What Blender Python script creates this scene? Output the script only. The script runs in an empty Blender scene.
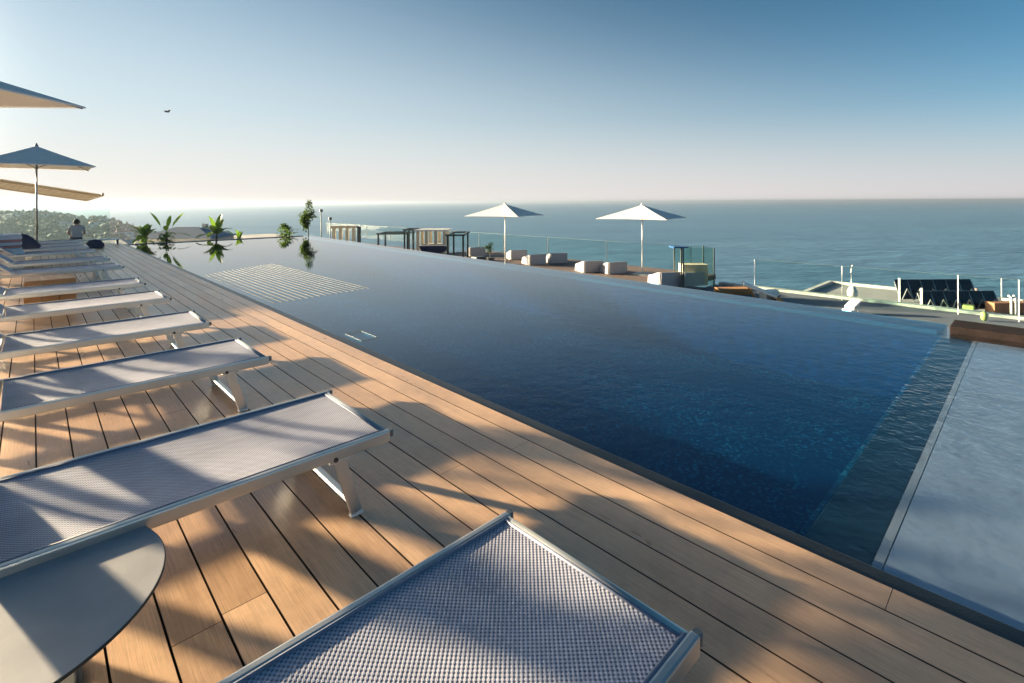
import bpy, bmesh, math, random
from mathutils import Vector, Matrix, Quaternion
R = math.radians
rnd = random.Random(11)
sc = bpy.context.scene
COL = sc.collection

# ------------------------------------------------------------------ camera
# world axes: X = across the deck towards the pool, Y = along the deck, Z = up
F = 502.0; EYE = 1.4; HY = 201.5; ROLL = 0.0045
TH = math.atan(480.0 / F)
FW = Vector((math.sin(TH), math.cos(TH), 0)); RT = Vector((math.cos(TH), -math.sin(TH), 0)); UP = Vector((0, 0, 1))
cam_d = bpy.data.cameras.new('camera'); cam = bpy.data.objects.new('camera', cam_d); COL.objects.link(cam)
cam_d.sensor_width = 36; cam_d.lens = F / 1024 * 36
cam_d.shift_y = -(341.5 - HY) / 1024
cam_d.clip_start = 0.05; cam_d.clip_end = 120000
r2 = RT * math.cos(ROLL) - UP * math.sin(ROLL); u2 = UP * math.cos(ROLL) + RT * math.sin(ROLL)
m = Matrix((r2, u2, -FW)).transposed().to_4x4(); m.translation = (0, 0, EYE)
cam.matrix_world = m
sc.camera = cam


def at(x, y, z=0.0):
    """ground-plan point seen at a photo position, at a known real height"""
    d = FW + r2 * ((x - 512) / F) + u2 * ((HY - y) / F)
    t = (z - EYE) / d.z
    return Vector((0, 0, EYE)) + d * t


def far(x, y, t):
    """point seen at a photo position, at a known real distance"""
    return Vector((0, 0, EYE)) + (FW + r2 * ((x - 512) / F) + u2 * ((HY - y) / F)) * t


# ------------------------------------------------------------------ materials
def nmat(name):
    mt = bpy.data.materials.new(name); mt.use_nodes = True
    nt = mt.node_tree; nt.nodes.clear()
    out = nt.nodes.new('ShaderNodeOutputMaterial')
    return mt, nt, out


class NT:
    def __init__(s, nt): s.nt = nt
    def n(s, t, **kw):
        nd = s.nt.nodes.new('ShaderNode' + t)
        for k, v in kw.items():
            if k.startswith('i_'):
                key = k[2:]
                key = int(key) if key.isdigit() else key.replace('_', ' ')
                nd.inputs[key].default_value = v
            else: setattr(nd, k, v)
        return nd
    def l(s, a, b): s.nt.links.new(a, b)
    def math(s, op, a, b=None):
        nd = s.n('Math', operation=op)
        for i, v in enumerate((a, b)):
            if v is None: continue
            if isinstance(v, (int, float)): nd.inputs[i].default_value = v
            else: s.l(v, nd.inputs[i])
        return nd.outputs[0]
    def mixc(s, fac, a, b, blend='MIX'):
        nd = s.n('Mix', data_type='RGBA', blend_type=blend)
        for sock, v in ((nd.inputs[0], fac), (nd.inputs[6], a), (nd.inputs[7], b)):
            if isinstance(v, (int, float)): sock.default_value = v
            elif isinstance(v, tuple): sock.default_value = v if len(v) == 4 else (*v, 1)
            else: s.l(v, sock)
        return nd.outputs[2]
    def fresnel(s, ior, normal=None):
        # thin-sheet Fresnel, the same from both sides
        g = s.n('NewGeometry'); fr = s.n('Fresnel')
        s.l(s.ramp(g.outputs['Backfacing'], ior, 1 / ior), fr.inputs[0])
        if normal is not None: s.l(normal, fr.inputs['Normal'])
        return fr.outputs[0]
    def coord(s, kind='Object', scale=(1, 1, 1)):
        tc = s.n('TexCoord'); mp = s.n('Mapping'); mp.inputs['Scale'].default_value = scale
        s.l(tc.outputs[kind], mp.inputs['Vector']); return mp.outputs[0]
    def noise(s, vec, scale, detail=3, rough=.55):
        nd = s.n('TexNoise'); nd.inputs['Scale'].default_value = scale
        nd.inputs['Detail'].default_value = detail; nd.inputs['Roughness'].default_value = rough
        if vec is not None: s.l(vec, nd.inputs['Vector'])
        return nd.outputs[0]
    def ramp(s, fac, a, b, lo=0., hi=1.):
        nd = s.n('MapRange'); nd.clamp = True
        nd.inputs[1].default_value = lo; nd.inputs[2].default_value = hi
        nd.inputs[3].default_value = a; nd.inputs[4].default_value = b
        s.l(fac, nd.inputs[0]); return nd.outputs[0]


def simple(name, col, rough=.6, metal=0., vary=.12, vscale=6., bump=0., bscale=40., spec=.5, transl=0., stretch=(1, 1, 1)):
    mt, nt, out = nmat(name); N = NT(nt)
    p = N.n('BsdfPrincipled'); p.inputs['Roughness'].default_value = rough; p.inputs['Metallic'].default_value = metal
    p.inputs['Specular IOR Level'].default_value = spec
    vec = N.coord('Object', stretch)
    nz = N.noise(vec, vscale, 4)
    k = N.ramp(nz, 1 - vary, 1 + vary, .25, .75)
    c = N.n('Vector' + 'Math', operation='SCALE'); c.inputs[0].default_value = col; N.l(k, c.inputs['Scale'])
    N.l(c.outputs[0], p.inputs['Base Color'])
    rr = N.ramp(nz, max(0, rough - .06), min(1, rough + .06), .3, .7); N.l(rr, p.inputs['Roughness'])
    if bump:
        b = N.n('Bump'); b.inputs['Strength'].default_value = bump; b.inputs['Distance'].default_value = .01
        N.l(N.noise(vec, bscale, 3), b.inputs['Height']); N.l(b.outputs[0], p.inputs['Normal'])
    sh = p.outputs[0]
    if transl:
        t = N.n('BsdfTranslucent'); N.l(c.outputs[0], t.inputs[0])
        mx = N.n('MixShader'); mx.inputs[0].default_value = transl
        N.l(sh, mx.inputs[1]); N.l(t.outputs[0], mx.inputs[2]); sh = mx.outputs[0]
    N.l(sh, out.inputs[0]); return mt


def deck_mat():
    mt, nt, out = nmat('composite_boards'); N = NT(nt)
    p = N.n('BsdfPrincipled')
    tc = N.n('TexCoord'); sep = N.n('SeparateXYZ'); N.l(tc.outputs['Object'], sep.inputs[0])
    at_ = N.n('Attribute', attribute_name='board')
    wn = N.n('TexWhiteNoise', noise_dimensions='1D'); N.l(at_.outputs['Fac'], wn.inputs['W'])
    grain_v = N.n('CombineXYZ')
    N.l(N.math('ADD', N.math('MULTIPLY', sep.outputs[0], 240.), N.math('MULTIPLY', wn.outputs[0], 90.)), grain_v.inputs[0])
    N.l(N.math('MULTIPLY', sep.outputs[1], 4.5), grain_v.inputs[1])
    g = N.noise(grain_v.outputs[0], 1., 3, .6)
    big_v = N.n('CombineXYZ')
    N.l(N.math('MULTIPLY', sep.outputs[0], 7.), big_v.inputs[0]); N.l(N.math('MULTIPLY', sep.outputs[1], 1.2), big_v.inputs[1])
    N.l(N.math('MULTIPLY', wn.outputs[0], 60.), big_v.inputs[2])
    bg = N.noise(big_v.outputs[0], 1., 4)
    sp = N.noise(tc.outputs['Object'], 9., 5, .7)
    k = N.math('MULTIPLY', N.ramp(wn.outputs[0], .92, 1.06), N.ramp(g, .74, 1.2, .28, .72))
    k = N.math('MULTIPLY', k, N.ramp(bg, .86, 1.12, .3, .7))
    k = N.math('MULTIPLY', k, N.ramp(sp, .9, 1.06, .32, .55))
    stain = N.noise(tc.outputs['Object'], 1.1, 6, .65)
    k = N.math('MULTIPLY', k, N.ramp(stain, .90, 1.04, .34, .52))
    c = N.mixc(N.ramp(wn.outputs[0], 0, 1), DECK_A, DECK_B)
    cs = N.n('VectorMath', operation='SCALE'); N.l(c, cs.inputs[0]); N.l(k, cs.inputs['Scale'])
    N.l(cs.outputs[0], p.inputs['Base Color'])
    N.l(N.ramp(bg, .27, .42, .3, .7), p.inputs['Roughness'])
    p.inputs['Specular IOR Level'].default_value = 1.
    b = N.n('Bump'); b.inputs['Strength'].default_value = .28; b.inputs['Distance'].default_value = .002
    N.l(g, b.inputs['Height']); N.l(b.outputs[0], p.inputs['Normal'])
    N.l(p.outputs[0], out.inputs[0]); return mt


def sling_mat():
    mt, nt, out = nmat('woven_sling'); N = NT(nt)
    p = N.n('BsdfPrincipled'); p.inputs['Roughness'].default_value = .6; p.inputs['Specular IOR Level'].default_value = .35
    tc = N.n('TexCoord'); sep = N.n('SeparateXYZ'); N.l(tc.outputs['Object'], sep.inputs[0])
    pit = .0076
    nz = N.n('TexNoise'); nz.inputs['Scale'].default_value = 14.; nz.inputs['Detail'].default_value = 2
    N.l(tc.outputs['Object'], nz.inputs['Vector'])
    wob = N.math('MULTIPLY', N.math('SUBTRACT', nz.outputs[0], .5), .5)
    sx = N.math('SINE', N.math('ADD', N.math('MULTIPLY', sep.outputs[0], math.pi / pit), wob))
    sy = N.math('SINE', N.math('ADD', N.math('MULTIPLY', sep.outputs[1], math.pi / pit), wob))
    w = N.math('MULTIPLY', sx, sy)
    w01 = N.ramp(w, 0, 1, -.75, .35)
    c = N.mixc(w01, (.15, .165, .235), SLING)
    tone = N.ramp(N.noise(tc.outputs['Object'], 3.2, 5), .86, 1.1, .3, .7)
    streak_v = N.n('Mapping'); streak_v.inputs['Scale'].default_value = (1.5, 60, 1); N.l(tc.outputs['Object'], streak_v.inputs[0])
    tone = N.math('MULTIPLY', tone, N.ramp(N.noise(streak_v.outputs[0], 1., 2), .93, 1.05, .3, .7))
    cs = N.n('VectorMath', operation='SCALE'); N.l(c, cs.inputs[0]); N.l(tone, cs.inputs['Scale'])
    N.l(cs.outputs[0], p.inputs['Base Color'])
    b = N.n('Bump'); b.inputs['Strength'].default_value = .7; b.inputs['Distance'].default_value = .002
    N.l(w01, b.inputs['Height']); N.l(b.outputs[0], p.inputs['Normal'])
    tr = N.n('BsdfTransparent'); tl = N.n('BsdfTranslucent'); N.l(cs.outputs[0], tl.inputs[0])
    m1 = N.n('MixShader'); m1.inputs[0].default_value = .12; N.l(p.outputs[0], m1.inputs[1]); N.l(tl.outputs[0], m1.inputs[2])
    m2 = N.n('MixShader'); N.l(N.ramp(w, .45, 0, -.95, -.7), m2.inputs[0])
    N.l(m1.outputs[0], m2.inputs[1]); N.l(tr.outputs[0], m2.inputs[2])
    N.l(m2.outputs[0], out.inputs[0]); return mt


def water_mat(name, tint, scale, strength, dist, rough):
    mt, nt, out = nmat(name); N = NT(nt)
    tc = N.n('TexCoord')
    n1 = N.noise(tc.outputs['Object'], scale, 3, .5)
    n2 = N.noise(tc.outputs['Object'], scale * 3.3, 2, .5)
    calm = N.noise(tc.outputs['Object'], .35, 2)
    h = N.math('ADD', n1, N.math('MULTIPLY', n2, .35))
    b = N.n('Bump'); b.inputs['Distance'].default_value = dist
    sepw = N.n('SeparateXYZ'); N.l(tc.outputs['Object'], sepw.inputs[0])
    st = N.math('MULTIPLY', N.ramp(calm, strength * .5, strength * 1.4, .35, .65), N.ramp(sepw.outputs[1], 1., .12, .5, 9.))
    N.l(st, b.inputs['Strength']); N.l(h, b.inputs['Height'])
    fr = N.fresnel(1.45, b.outputs[0])
    gl = N.n('BsdfGlossy'); gl.inputs['Roughness'].default_value = rough; N.l(b.outputs[0], gl.inputs['Normal'])
    gl.inputs[0].default_value = (1, 1, 1, 1)
    tr = N.n('BsdfTransparent'); tr.inputs[0].default_value = (*tint, 1)
    mx = N.n('MixShader'); N.l(fr, mx.inputs[0]); N.l(tr.outputs[0], mx.inputs[1]); N.l(gl.outputs[0], mx.inputs[2])
    N.l(mx.outputs[0], out.inputs[0]); return mt


def mosaic_mat(name, a, b_, tile=.025, rough=.35):
    mt, nt, out = nmat(name); N = NT(nt)
    p = N.n('BsdfPrincipled'); p.inputs['Roughness'].default_value = rough; p.inputs['Specular IOR Level'].default_value = .05
    tc = N.n('TexCoord')
    vo = N.n('TexVoronoi', feature='F1', distance='CHEBYCHEV'); vo.inputs['Scale'].default_value = 1 / tile; vo.inputs['Randomness'].default_value = .25
    N.l(tc.outputs['Object'], vo.inputs['Vector'])
    s = N.n('SeparateColor'); N.l(vo.outputs['Color'], s.inputs[0])
    big = N.noise(tc.outputs['Object'], 1.3, 4)
    f = N.math('MULTIPLY', N.math('POWER', s.outputs[0], 5.), N.ramp(big, .15, 1.2, .35, .65))  # sparse bright tiles also stand in for sparkles of light on the floor
    N.l(N.mixc(f, a, b_), p.inputs['Base Color'])
    N.l(p.outputs[0], out.inputs[0]); return mt


def tile_mat(name, col, line, sx, sy):
    mt, nt, out = nmat(name); N = NT(nt)
    p = N.n('BsdfPrincipled'); p.inputs['Roughness'].default_value = .5
    tc = N.n('TexCoord')
    br = N.n('TexBrick'); br.offset = .5
    br.inputs['Color1'].default_value = (*col, 1); br.inputs['Color2'].default_value = (*[c * .93 for c in col], 1); br.inputs['Mortar'].default_value = (*line, 1)
    br.inputs['Scale'].default_value = 1; br.inputs['Mortar Size'].default_value = .004; br.inputs['Brick Width'].default_value = sx; br.inputs['Row Height'].default_value = sy
    N.l(tc.outputs['Object'], br.inputs['Vector'])
    nz = N.ramp(N.noise(tc.outputs['Object'], 2.5, 5), .88, 1.1, .3, .7)
    cs = N.n('VectorMath', operation='SCALE'); N.l(br.outputs[0], cs.inputs[0]); N.l(nz, cs.inputs['Scale'])
    N.l(cs.outputs[0], p.inputs['Base Color']); N.l(p.outputs[0], out.inputs[0]); return mt


def glass_mat(name, tint, ior=1.45):
    mt, nt, out = nmat(name); N = NT(nt)
    fr = N.fresnel(ior)
    gl = N.n('BsdfGlossy'); gl.inputs['Roughness'].default_value = .02
    tr = N.n('BsdfTransparent'); tr.inputs[0].default_value = (*tint, 1)
    mx = N.n('MixShader'); N.l(fr, mx.inputs[0]); N.l(tr.outputs[0], mx.inputs[1]); N.l(gl.outputs[0], mx.inputs[2])
    N.l(mx.outputs[0], out.inputs[0]); return mt


def sea_mat():
    mt, nt, out = nmat('sea_water'); N = NT(nt)
    p = N.n('BsdfPrincipled'); p.inputs['Roughness'].default_value = .55; p.inputs['Specular IOR Level'].default_value = .22; p.inputs['IOR'].default_value = 1.33
    tc = N.n('TexCoord')
    mp = N.n('Mapping'); mp.inputs['Scale'].default_value = (.02, .02, 1); mp.inputs['Rotation'].default_value = (0, 0, TH); N.l(tc.outputs['Object'], mp.inputs[0])
    st = N.n('Mapping'); st.inputs['Scale'].default_value = (.12, .6, 1); N.l(mp.outputs[0], st.inputs[0])
    band = N.noise(st.outputs[0], 1., 5, .6)
    N.l(N.mixc(N.ramp(band, 0, 1, .3, .7), SEA_A, SEA_B), p.inputs['Base Color'])
    st2 = N.n('Mapping'); st2.inputs['Scale'].default_value = (1.5, 7., 1); N.l(mp.outputs[0], st2.inputs[0])
    w = N.math('ADD', N.noise(st2.outputs[0], 1., 6, .65), N.math('MULTIPLY', band, 2.))
    b = N.n('Bump'); b.inputs['Strength'].default_value = 1.; b.inputs['Distance'].default_value = 3.
    N.l(w, b.inputs['Height']); N.l(b.outputs[0], p.inputs['Normal'])
    N.l(p.outputs[0], out.inputs[0]); return mt


def leaf_mat(name, col, col2):
    mt, nt, out = nmat(name); N = NT(nt)
    p = N.n('BsdfPrincipled'); p.inputs['Roughness'].default_value = .45
    tc = N.n('TexCoord')
    c = N.mixc(N.ramp(N.noise(tc.outputs['Object'], 5., 3), 0, 1, .3, .7), col, col2)
    N.l(c, p.inputs['Base Color'])
    t = N.n('BsdfTranslucent'); N.l(N.mixc(.5, c, (.25, .4, .03)), t.inputs[0])
    mx = N.n('MixShader'); mx.inputs[0].default_value = .35; N.l(p.outputs[0], mx.inputs[1]); N.l(t.outputs[0], mx.inputs[2])
    N.l(mx.outputs[0], out.inputs[0]); return mt


DECK_A = (.485, .298, .18); DECK_B = (.54, .345, .215)
SLING = (.49, .49, .59)
SEA_A = (.075, .165, .275); SEA_B = (.09, .20, .31)
M = dict(
    deck=deck_mat(), sling=sling_mat(),
    edge=simple('shaded_board_edge', (.045, .03, .022), .95, 0, .3, 20., spec=.1),  # dark colour paints the shade into the gaps between boards
    under=simple('dark_joists', (.02, .017, .015), .9),
    alu=simple('anodised_aluminium', (.52, .52, .51), .38, .85, .05, 3.),
    cord=simple('sling_welt', (.16, .18, .26), .6, 0, .3, 60.),
    cap=simple('dark_plastic', (.035, .037, .04), .45),
    bolt=simple('steel_bolt', (.4, .4, .4), .35, 1.),
    coping=simple('dark_wet_stone', (.012, .014, .016), .35, 0, .4, 40., .2, 120.),
    pool=mosaic_mat('dark_pool_mosaic', (.006, .055, .11), (.10, .27, .33)),
    poolside=simple('dark_pool_tile', (.004, .045, .10), .8, 0, .3, 8., spec=0.),
    weir=simple('submerged_dark_tile', (.02, .035, .055), .4, 0, .3, 14., .1),
    ledge=simple('submerged_grey_stone', (.012, .018, .026), .5, 0, .4, 30.),
    pale=tile_mat('pale_basin_tile', (.185, .25, .345), (.16, .22, .31), 1.2, .6),
    paleline=simple('pale_edge_tile', (.19, .23, .28), .5, 0, .06),
    water=water_mat('pool_water', (.16, .53, .75), 7., .08, .05, .01),
    shallow=water_mat('shallow_water', (.93, .97, .99), 7., .27, .05, .01),
    beam=simple('weathered_stone', (.014, .009, .009), .9, 0, .5, 9., .5, 30., .15),
    terrace=simple('lower_deck_wood', (.13, .095, .085), .7, 0, .2, 3., stretch=(7, 1, 1)),
    greyfloor=simple('grey_terrace_floor', (.10, .125, .15), .7, 0, .12, 1.5),
    chairwhite=simple('white_resin', (.42, .40, .415), .5, 0, .05, 4.),
    white=simple('white_plastic', (.74, .73, .71), .45, 0, .04, 4.),
    weirline=simple('grey_weir_tile', (.07, .10, .125), .5),
    railtop=simple('glass_edge_cap', (.05, .09, .085), .6),
    steel=simple('wet_steel_tube', (.62, .64, .66), .22, 1., .05),
    pinkpale=simple('pale_pink_paint', (.55, .38, .36), .7),
    capgrey=simple('grey_plastic_cap', (.12, .125, .13), .45),
    slat=simple('ripple_slat', (.05, .054, .058), .6, 0, .5, 2.5, spec=.3),
    whitepaint=simple('white_paint', (.72, .71, .68), .6, 0, .1, 2.),
    cream=simple('cream_render', (.62, .53, .38), .8, 0, .12, 2.),
    canvas=simple('white_canvas', (.74, .73, .73), .8, 0, .05, 5., .06, 300., .2, .16),
    awn_a=simple('beige_awning_stripe', (.50, .42, .32), .8, 0, .08, 5., 0, 40, .2, .25),
    awn_b=simple('brown_awning_stripe', (.20, .14, .10), .8, 0, .08, 5., 0, 40, .2, .15),
    greymetal=simple('grey_metal', (.28, .29, .30), .4, .8, .08),
    darkmetal=simple('dark_green_metal', (.06, .08, .075), .5, .3, .2),
    post=simple('rail_post_metal', (.012, .02, .022), .6, 0, .1),
    whitepost=simple('white_metal', (.75, .75, .74), .4, .1, .05),
    glass=glass_mat('clear_green_glass', (.90, .96, .945), 1.12),
    glass2=glass_mat('green_glass_screen', (.87, .93, .905), 1.2),
    tabletop=simple('grey_laminate_stone', (.28, .275, .29), .6, 0, .12, 7., .04, 50., .4),
    tableedge=simple('black_laminate_edge', (.02, .02, .02), .5),
    block=simple('orange_timber', (.42, .21, .085), .6, 0, .25, 6., .2, 60., .4, stretch=(1, 8, 8)),
    sea=sea_mat(),
    land=simple('scrubby_land', (.055, .075, .035), .9, 0, .5, .05, 0),
    leafA=leaf_mat('banana_leaf', (.05, .13, .025), (.10, .20, .035)),
    leafB=leaf_mat('dark_leaf', (.02, .06, .016), (.045, .10, .022)),
    hilltree=simple('hill_tree_leaf', (.075, .105, .075), .9, 0, .4, .3),
    bark=simple('bark', (.10, .07, .045), .9, 0, .3, 20., .4, 60.),
    pot=simple('dark_pot', (.05, .05, .055), .6),
    bluegrey=simple('blue_grey_roof_tile', (.17, .21, .26), .7, 0, .15, 1.5, .3, 5., stretch=(1, 6, 1)),
    wallpale=simple('pale_wall', (.48, .47, .44), .8, 0, .12, 1.),
    concrete=simple('concrete', (.30, .30, .30), .85, 0, .15, .8),
    blue=simple('blue_paint', (.012, .085, .22), .5, 0, .1),
    navy=simple('navy_cloth', (.012, .022, .065), .85, 0, .2, 8., .3, 200.),
    towel=simple('white_towel', (.65, .64, .66), .9, 0, .08, 8., .4, 300.),
    pink=simple('pink_towel', (.52, .22, .20), .9, 0, .15, 8., .4, 300.),
    solar=simple('solar_cell', (.006, .008, .014), .18, 0, .3, 3.),
    skin=simple('skin', (.42, .25, .17), .55, 0, .06),
    hair=simple('dark_hair', (.012, .009, .008), .6, 0, .3, 60., .4, 120.),
    shirt=simple('grey_shirt', (.36, .36, .38), .85, 0, .1, 9., .2, 60.),
    trousers=simple('dark_trousers', (.03, .032, .04), .85),
    lime=simple('lime_paint', (.24, .34, .11), .6),
    rust=simple('terracotta', (.34, .15, .08), .8, 0, .2, 6.),
    bird=simple('bird_plumage', (.07, .07, .075), .8),
)


# ------------------------------------------------------------------ mesh builder
class MB:
    def __init__(s): s.bm = bmesh.new(); s.mi = 0
    def _mi(s, faces):
        for f in faces: f.material_index = s.mi
    def box(s, lo, hi, mat4=None, bev=0.):
        x0, y0, z0 = lo; x1, y1, z1 = hi
        vs = [s.bm.verts.new(Vector(p) if mat4 is None else mat4 @ Vector(p)) for p in
              ((x0, y0, z0), (x1, y0, z0), (x1, y1, z0), (x0, y1, z0), (x0, y0, z1), (x1, y0, z1), (x1, y1, z1), (x0, y1, z1))]
        fs = [s.bm.faces.new([vs[i] for i in q]) for q in ((0, 3, 2, 1), (4, 5, 6, 7), (0, 1, 5, 4), (1, 2, 6, 5), (2, 3, 7, 6), (3, 0, 4, 7))]
        s._mi(fs)
        if bev:
            es = list({e for f in fs for e in f.edges})
            r = bmesh.ops.bevel(s.bm, geom=es, offset=bev, segments=2, affect='EDGES', profile=.6)
            s._mi(r['faces'])
        return s
    def bar(s, a, b, w, h, upv=(0, 0, 1), bev=0.):
        """rectangular bar from a to b: w across, h along upv"""
        a = Vector(a); b = Vector(b); d = b - a; L = d.length; d.normalize()
        up = Vector(upv); side = d.cross(up)
        if side.length < 1e-4: side = d.cross(Vector((1, 0, 0)))
        side.normalize(); up = side.cross(d)
        m4 = Matrix((d, -side, up)).transposed().to_4x4() if False else Matrix((d, side, up)).transposed().to_4x4()
        if m4.determinant() < 0: m4 = Matrix((d, -side, up)).transposed().to_4x4()
        m4.translation = a
        return s.box((0, -w / 2, -h / 2), (L, w / 2, h / 2), m4, bev)
    def tube(s, pts, r, seg=10, cap=True):
        pts = [Vector(p) for p in pts]; rings = []
        rs = r if isinstance(r, (list, tuple)) else [r] * len(pts)
        prev = None
        for i, p in enumerate(pts):
            d = (pts[min(i + 1, len(pts) - 1)] - pts[max(i - 1, 0)]).normalized()
            if prev is None:
                q = Vector((0, 0, 1)) if abs(d.z) < .9 else Vector((1, 0, 0))
                a = d.cross(q).normalized()
            else:
                a = (prev - d * prev.dot(d)).normalized()
            prev = a; b = d.cross(a)
            rings.append([s.bm.verts.new(p + (a * math.cos(t) + b * math.sin(t)) * rs[i]) for t in [2 * math.pi * k / seg for k in range(seg)]])
        fs = []
        for i in range(len(rings) - 1):
            for k in range(seg):
                fs.append(s.bm.faces.new((rings[i][k], rings[i][(k + 1) % seg], rings[i + 1][(k + 1) % seg], rings[i + 1][k])))
        for f in fs: f.smooth = True
        if cap:
            fs.append(s.bm.faces.new(list(reversed(rings[0])))); fs.append(s.bm.faces.new(rings[-1]))
        s._mi(fs); return s
    def lathe(s, prof, c=(0, 0, 0), seg=32, smooth=True):
        c = Vector(c); rings = []; fs = []
        for r, z in prof:
            rings.append([s.bm.verts.new(c + Vector((r * math.cos(2 * math.pi * k / seg), r * math.sin(2 * math.pi * k / seg), z))) for k in range(seg)])
        for i in range(len(rings) - 1):
            for k in range(seg):
                f = s.bm.faces.new((rings[i][k], rings[i][(k + 1) % seg], rings[i + 1][(k + 1) % seg], rings[i + 1][k])); f.smooth = smooth; fs.append(f)
        fs.append(s.bm.faces.new(list(reversed(rings[0])))); fs.append(s.bm.faces.new(rings[-1]))
        s._mi(fs); return s
    def quad(s, *ps):
        f = s.bm.faces.new([s.bm.verts.new(Vector(p)) for p in ps]); s._mi([f]); return s
    def prism(s, poly, axis, lo, hi, bev=0.):
        """poly: 2D outline, extruded along axis ('x','y','z') from lo to hi"""
        def mk(p, t):
            return {'x': (t, p[0], p[1]), 'y': (p[0], t, p[1]), 'z': (p[0], p[1], t)}[axis]
        a = [s.bm.verts.new(mk(p, lo)) for p in poly]; b = [s.bm.verts.new(mk(p, hi)) for p in poly]
        n = len(poly); fs = [s.bm.faces.new(a), s.bm.faces.new(list(reversed(b)))]
        for i in range(n): fs.append(s.bm.faces.new((a[i], b[i], b[(i + 1) % n], a[(i + 1) % n])))
        bmesh.ops.recalc_face_normals(s.bm, faces=fs)
        s._mi(fs)
        if bev:
            es = list({e for f in fs for e in f.edges})
            r = bmesh.ops.bevel(s.bm, geom=es, offset=bev, segments=2, affect='EDGES'); s._mi(r['faces'])
        return s
    def build(s, name, mats, parent=None, loc=(0, 0, 0), rot=(0, 0, 0)):
        me = bpy.data.meshes.new(name); s.bm.to_mesh(me); s.bm.free()
        for q in (mats if isinstance(mats, (list, tuple)) else [mats]): me.materials.append(q)
        o = bpy.data.objects.new(name, me); COL.objects.link(o)
        o.location = loc; o.rotation_euler = rot
        if parent: o.parent = parent
        return o


def tag(o, label=None, cat=None, group=None, kind=None):
    for k, v in (('label', label), ('category', cat), ('group', group), ('kind', kind)):
        if v: o[k] = v
    return o


def empty(name, loc=(0, 0, 0), rz=0., label=None, cat=None, group=None):
    o = bpy.data.objects.new(name, None); COL.objects.link(o); o.location = loc; o.rotation_euler = (0, 0, rz)
    o.empty_display_size = .2
    return tag(o, label, cat, group)


def copy_tree(o, parent=None):
    c = o.copy(); COL.objects.link(c)
    if parent: c.parent = parent
    for ch in [q for q in bpy.data.objects if q.parent == o]: copy_tree(ch, c)
    return c


def struct(o): o['kind'] = 'structure'; return o


# ------------------------------------------------------------------ sun and sky
SKYT = (.42, .62, .51)
SUN_AZ = R(-28); SUN_EL = R(11)
S = Vector((math.sin(SUN_AZ) * math.cos(SUN_EL), math.cos(SUN_AZ) * math.cos(SUN_EL), math.sin(SUN_EL)))
ld = bpy.data.lights.new('sun', 'SUN'); ld.energy = 4.3; ld.angle = R(1.0); ld.color = (1., .80, .50)
lo_ = bpy.data.objects.new('sun', ld); COL.objects.link(lo_); lo_.rotation_mode = 'QUATERNION'; lo_.rotation_quaternion = S.to_track_quat('Z', 'Y')
lo_.location = (-20, 40, 30)
w = bpy.data.worlds.new('World'); sc.world = w; w.use_nodes = True
wn = w.node_tree; wn.nodes.clear()
sky = wn.nodes.new('ShaderNodeTexSky'); sky.sky_type = 'NISHITA'; sky.sun_disc = False
sky.sun_elevation = SUN_EL; sky.sun_rotation = SUN_AZ
sky.altitude = 30; sky.air_density = .6; sky.dust_density = .0; sky.ozone_density = 3.
bgn = wn.nodes.new('ShaderNodeBackground'); bgn.inputs[1].default_value = .05
wo = wn.nodes.new('ShaderNodeOutputWorld')
EXPO = 2.45
W = NT(wn)
# humid air low over the sea: the clear sky gives way to pale haze near the horizon, higher and brighter towards the sun
tc = W.n('TexCoord'); nrm = W.n('VectorMath', operation='NORMALIZE'); W.l(tc.outputs['Generated'], nrm.inputs[0])
sx = W.n('SeparateXYZ'); W.l(nrm.outputs[0], sx.inputs[0])
el = W.math('MULTIPLY', W.math('ARCSINE', W.math('MAXIMUM', sx.outputs[2], 0.)), 180 / math.pi)
flat = W.n('CombineXYZ'); W.l(sx.outputs[0], flat.inputs[0]); W.l(sx.outputs[1], flat.inputs[1])
fl = W.n('VectorMath', operation='NORMALIZE'); W.l(flat.outputs[0], fl.inputs[0])
dt = W.n('VectorMath', operation='DOT_PRODUCT'); W.l(fl.outputs[0], dt.inputs[0]); dt.inputs[1].default_value = (math.sin(SUN_AZ), math.cos(SUN_AZ), 0)
cg = dt.outputs['Value']
hh = W.math('MAXIMUM', W.math('ADD', W.math('MULTIPLY', cg, 9.8), 12.8), 4.)
q = W.math('DIVIDE', el, hh); fac = W.math('EXPONENT', W.math('MULTIPLY', W.math('MULTIPLY', q, q), -1.))
ks = 1 / (2 ** EXPO) / .05
low, high = W.n('CombineXYZ'), W.n('CombineXYZ')
for nd, cs_ in ((low, ((.80, .16), (.755, .14), (.735, .08))), (high, ((.55, .26), (.635, .245), (.67, .20)))):
    for i, (a_, b_) in enumerate(cs_):
        W.l(W.math('MULTIPLY', W.math('ADD', W.math('MULTIPLY', cg, b_), a_), ks), nd.inputs[i])
hz0 = W.mixc(W.ramp(el, 1., 0., 0., 9.), high.outputs[0], low.outputs[0])
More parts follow.
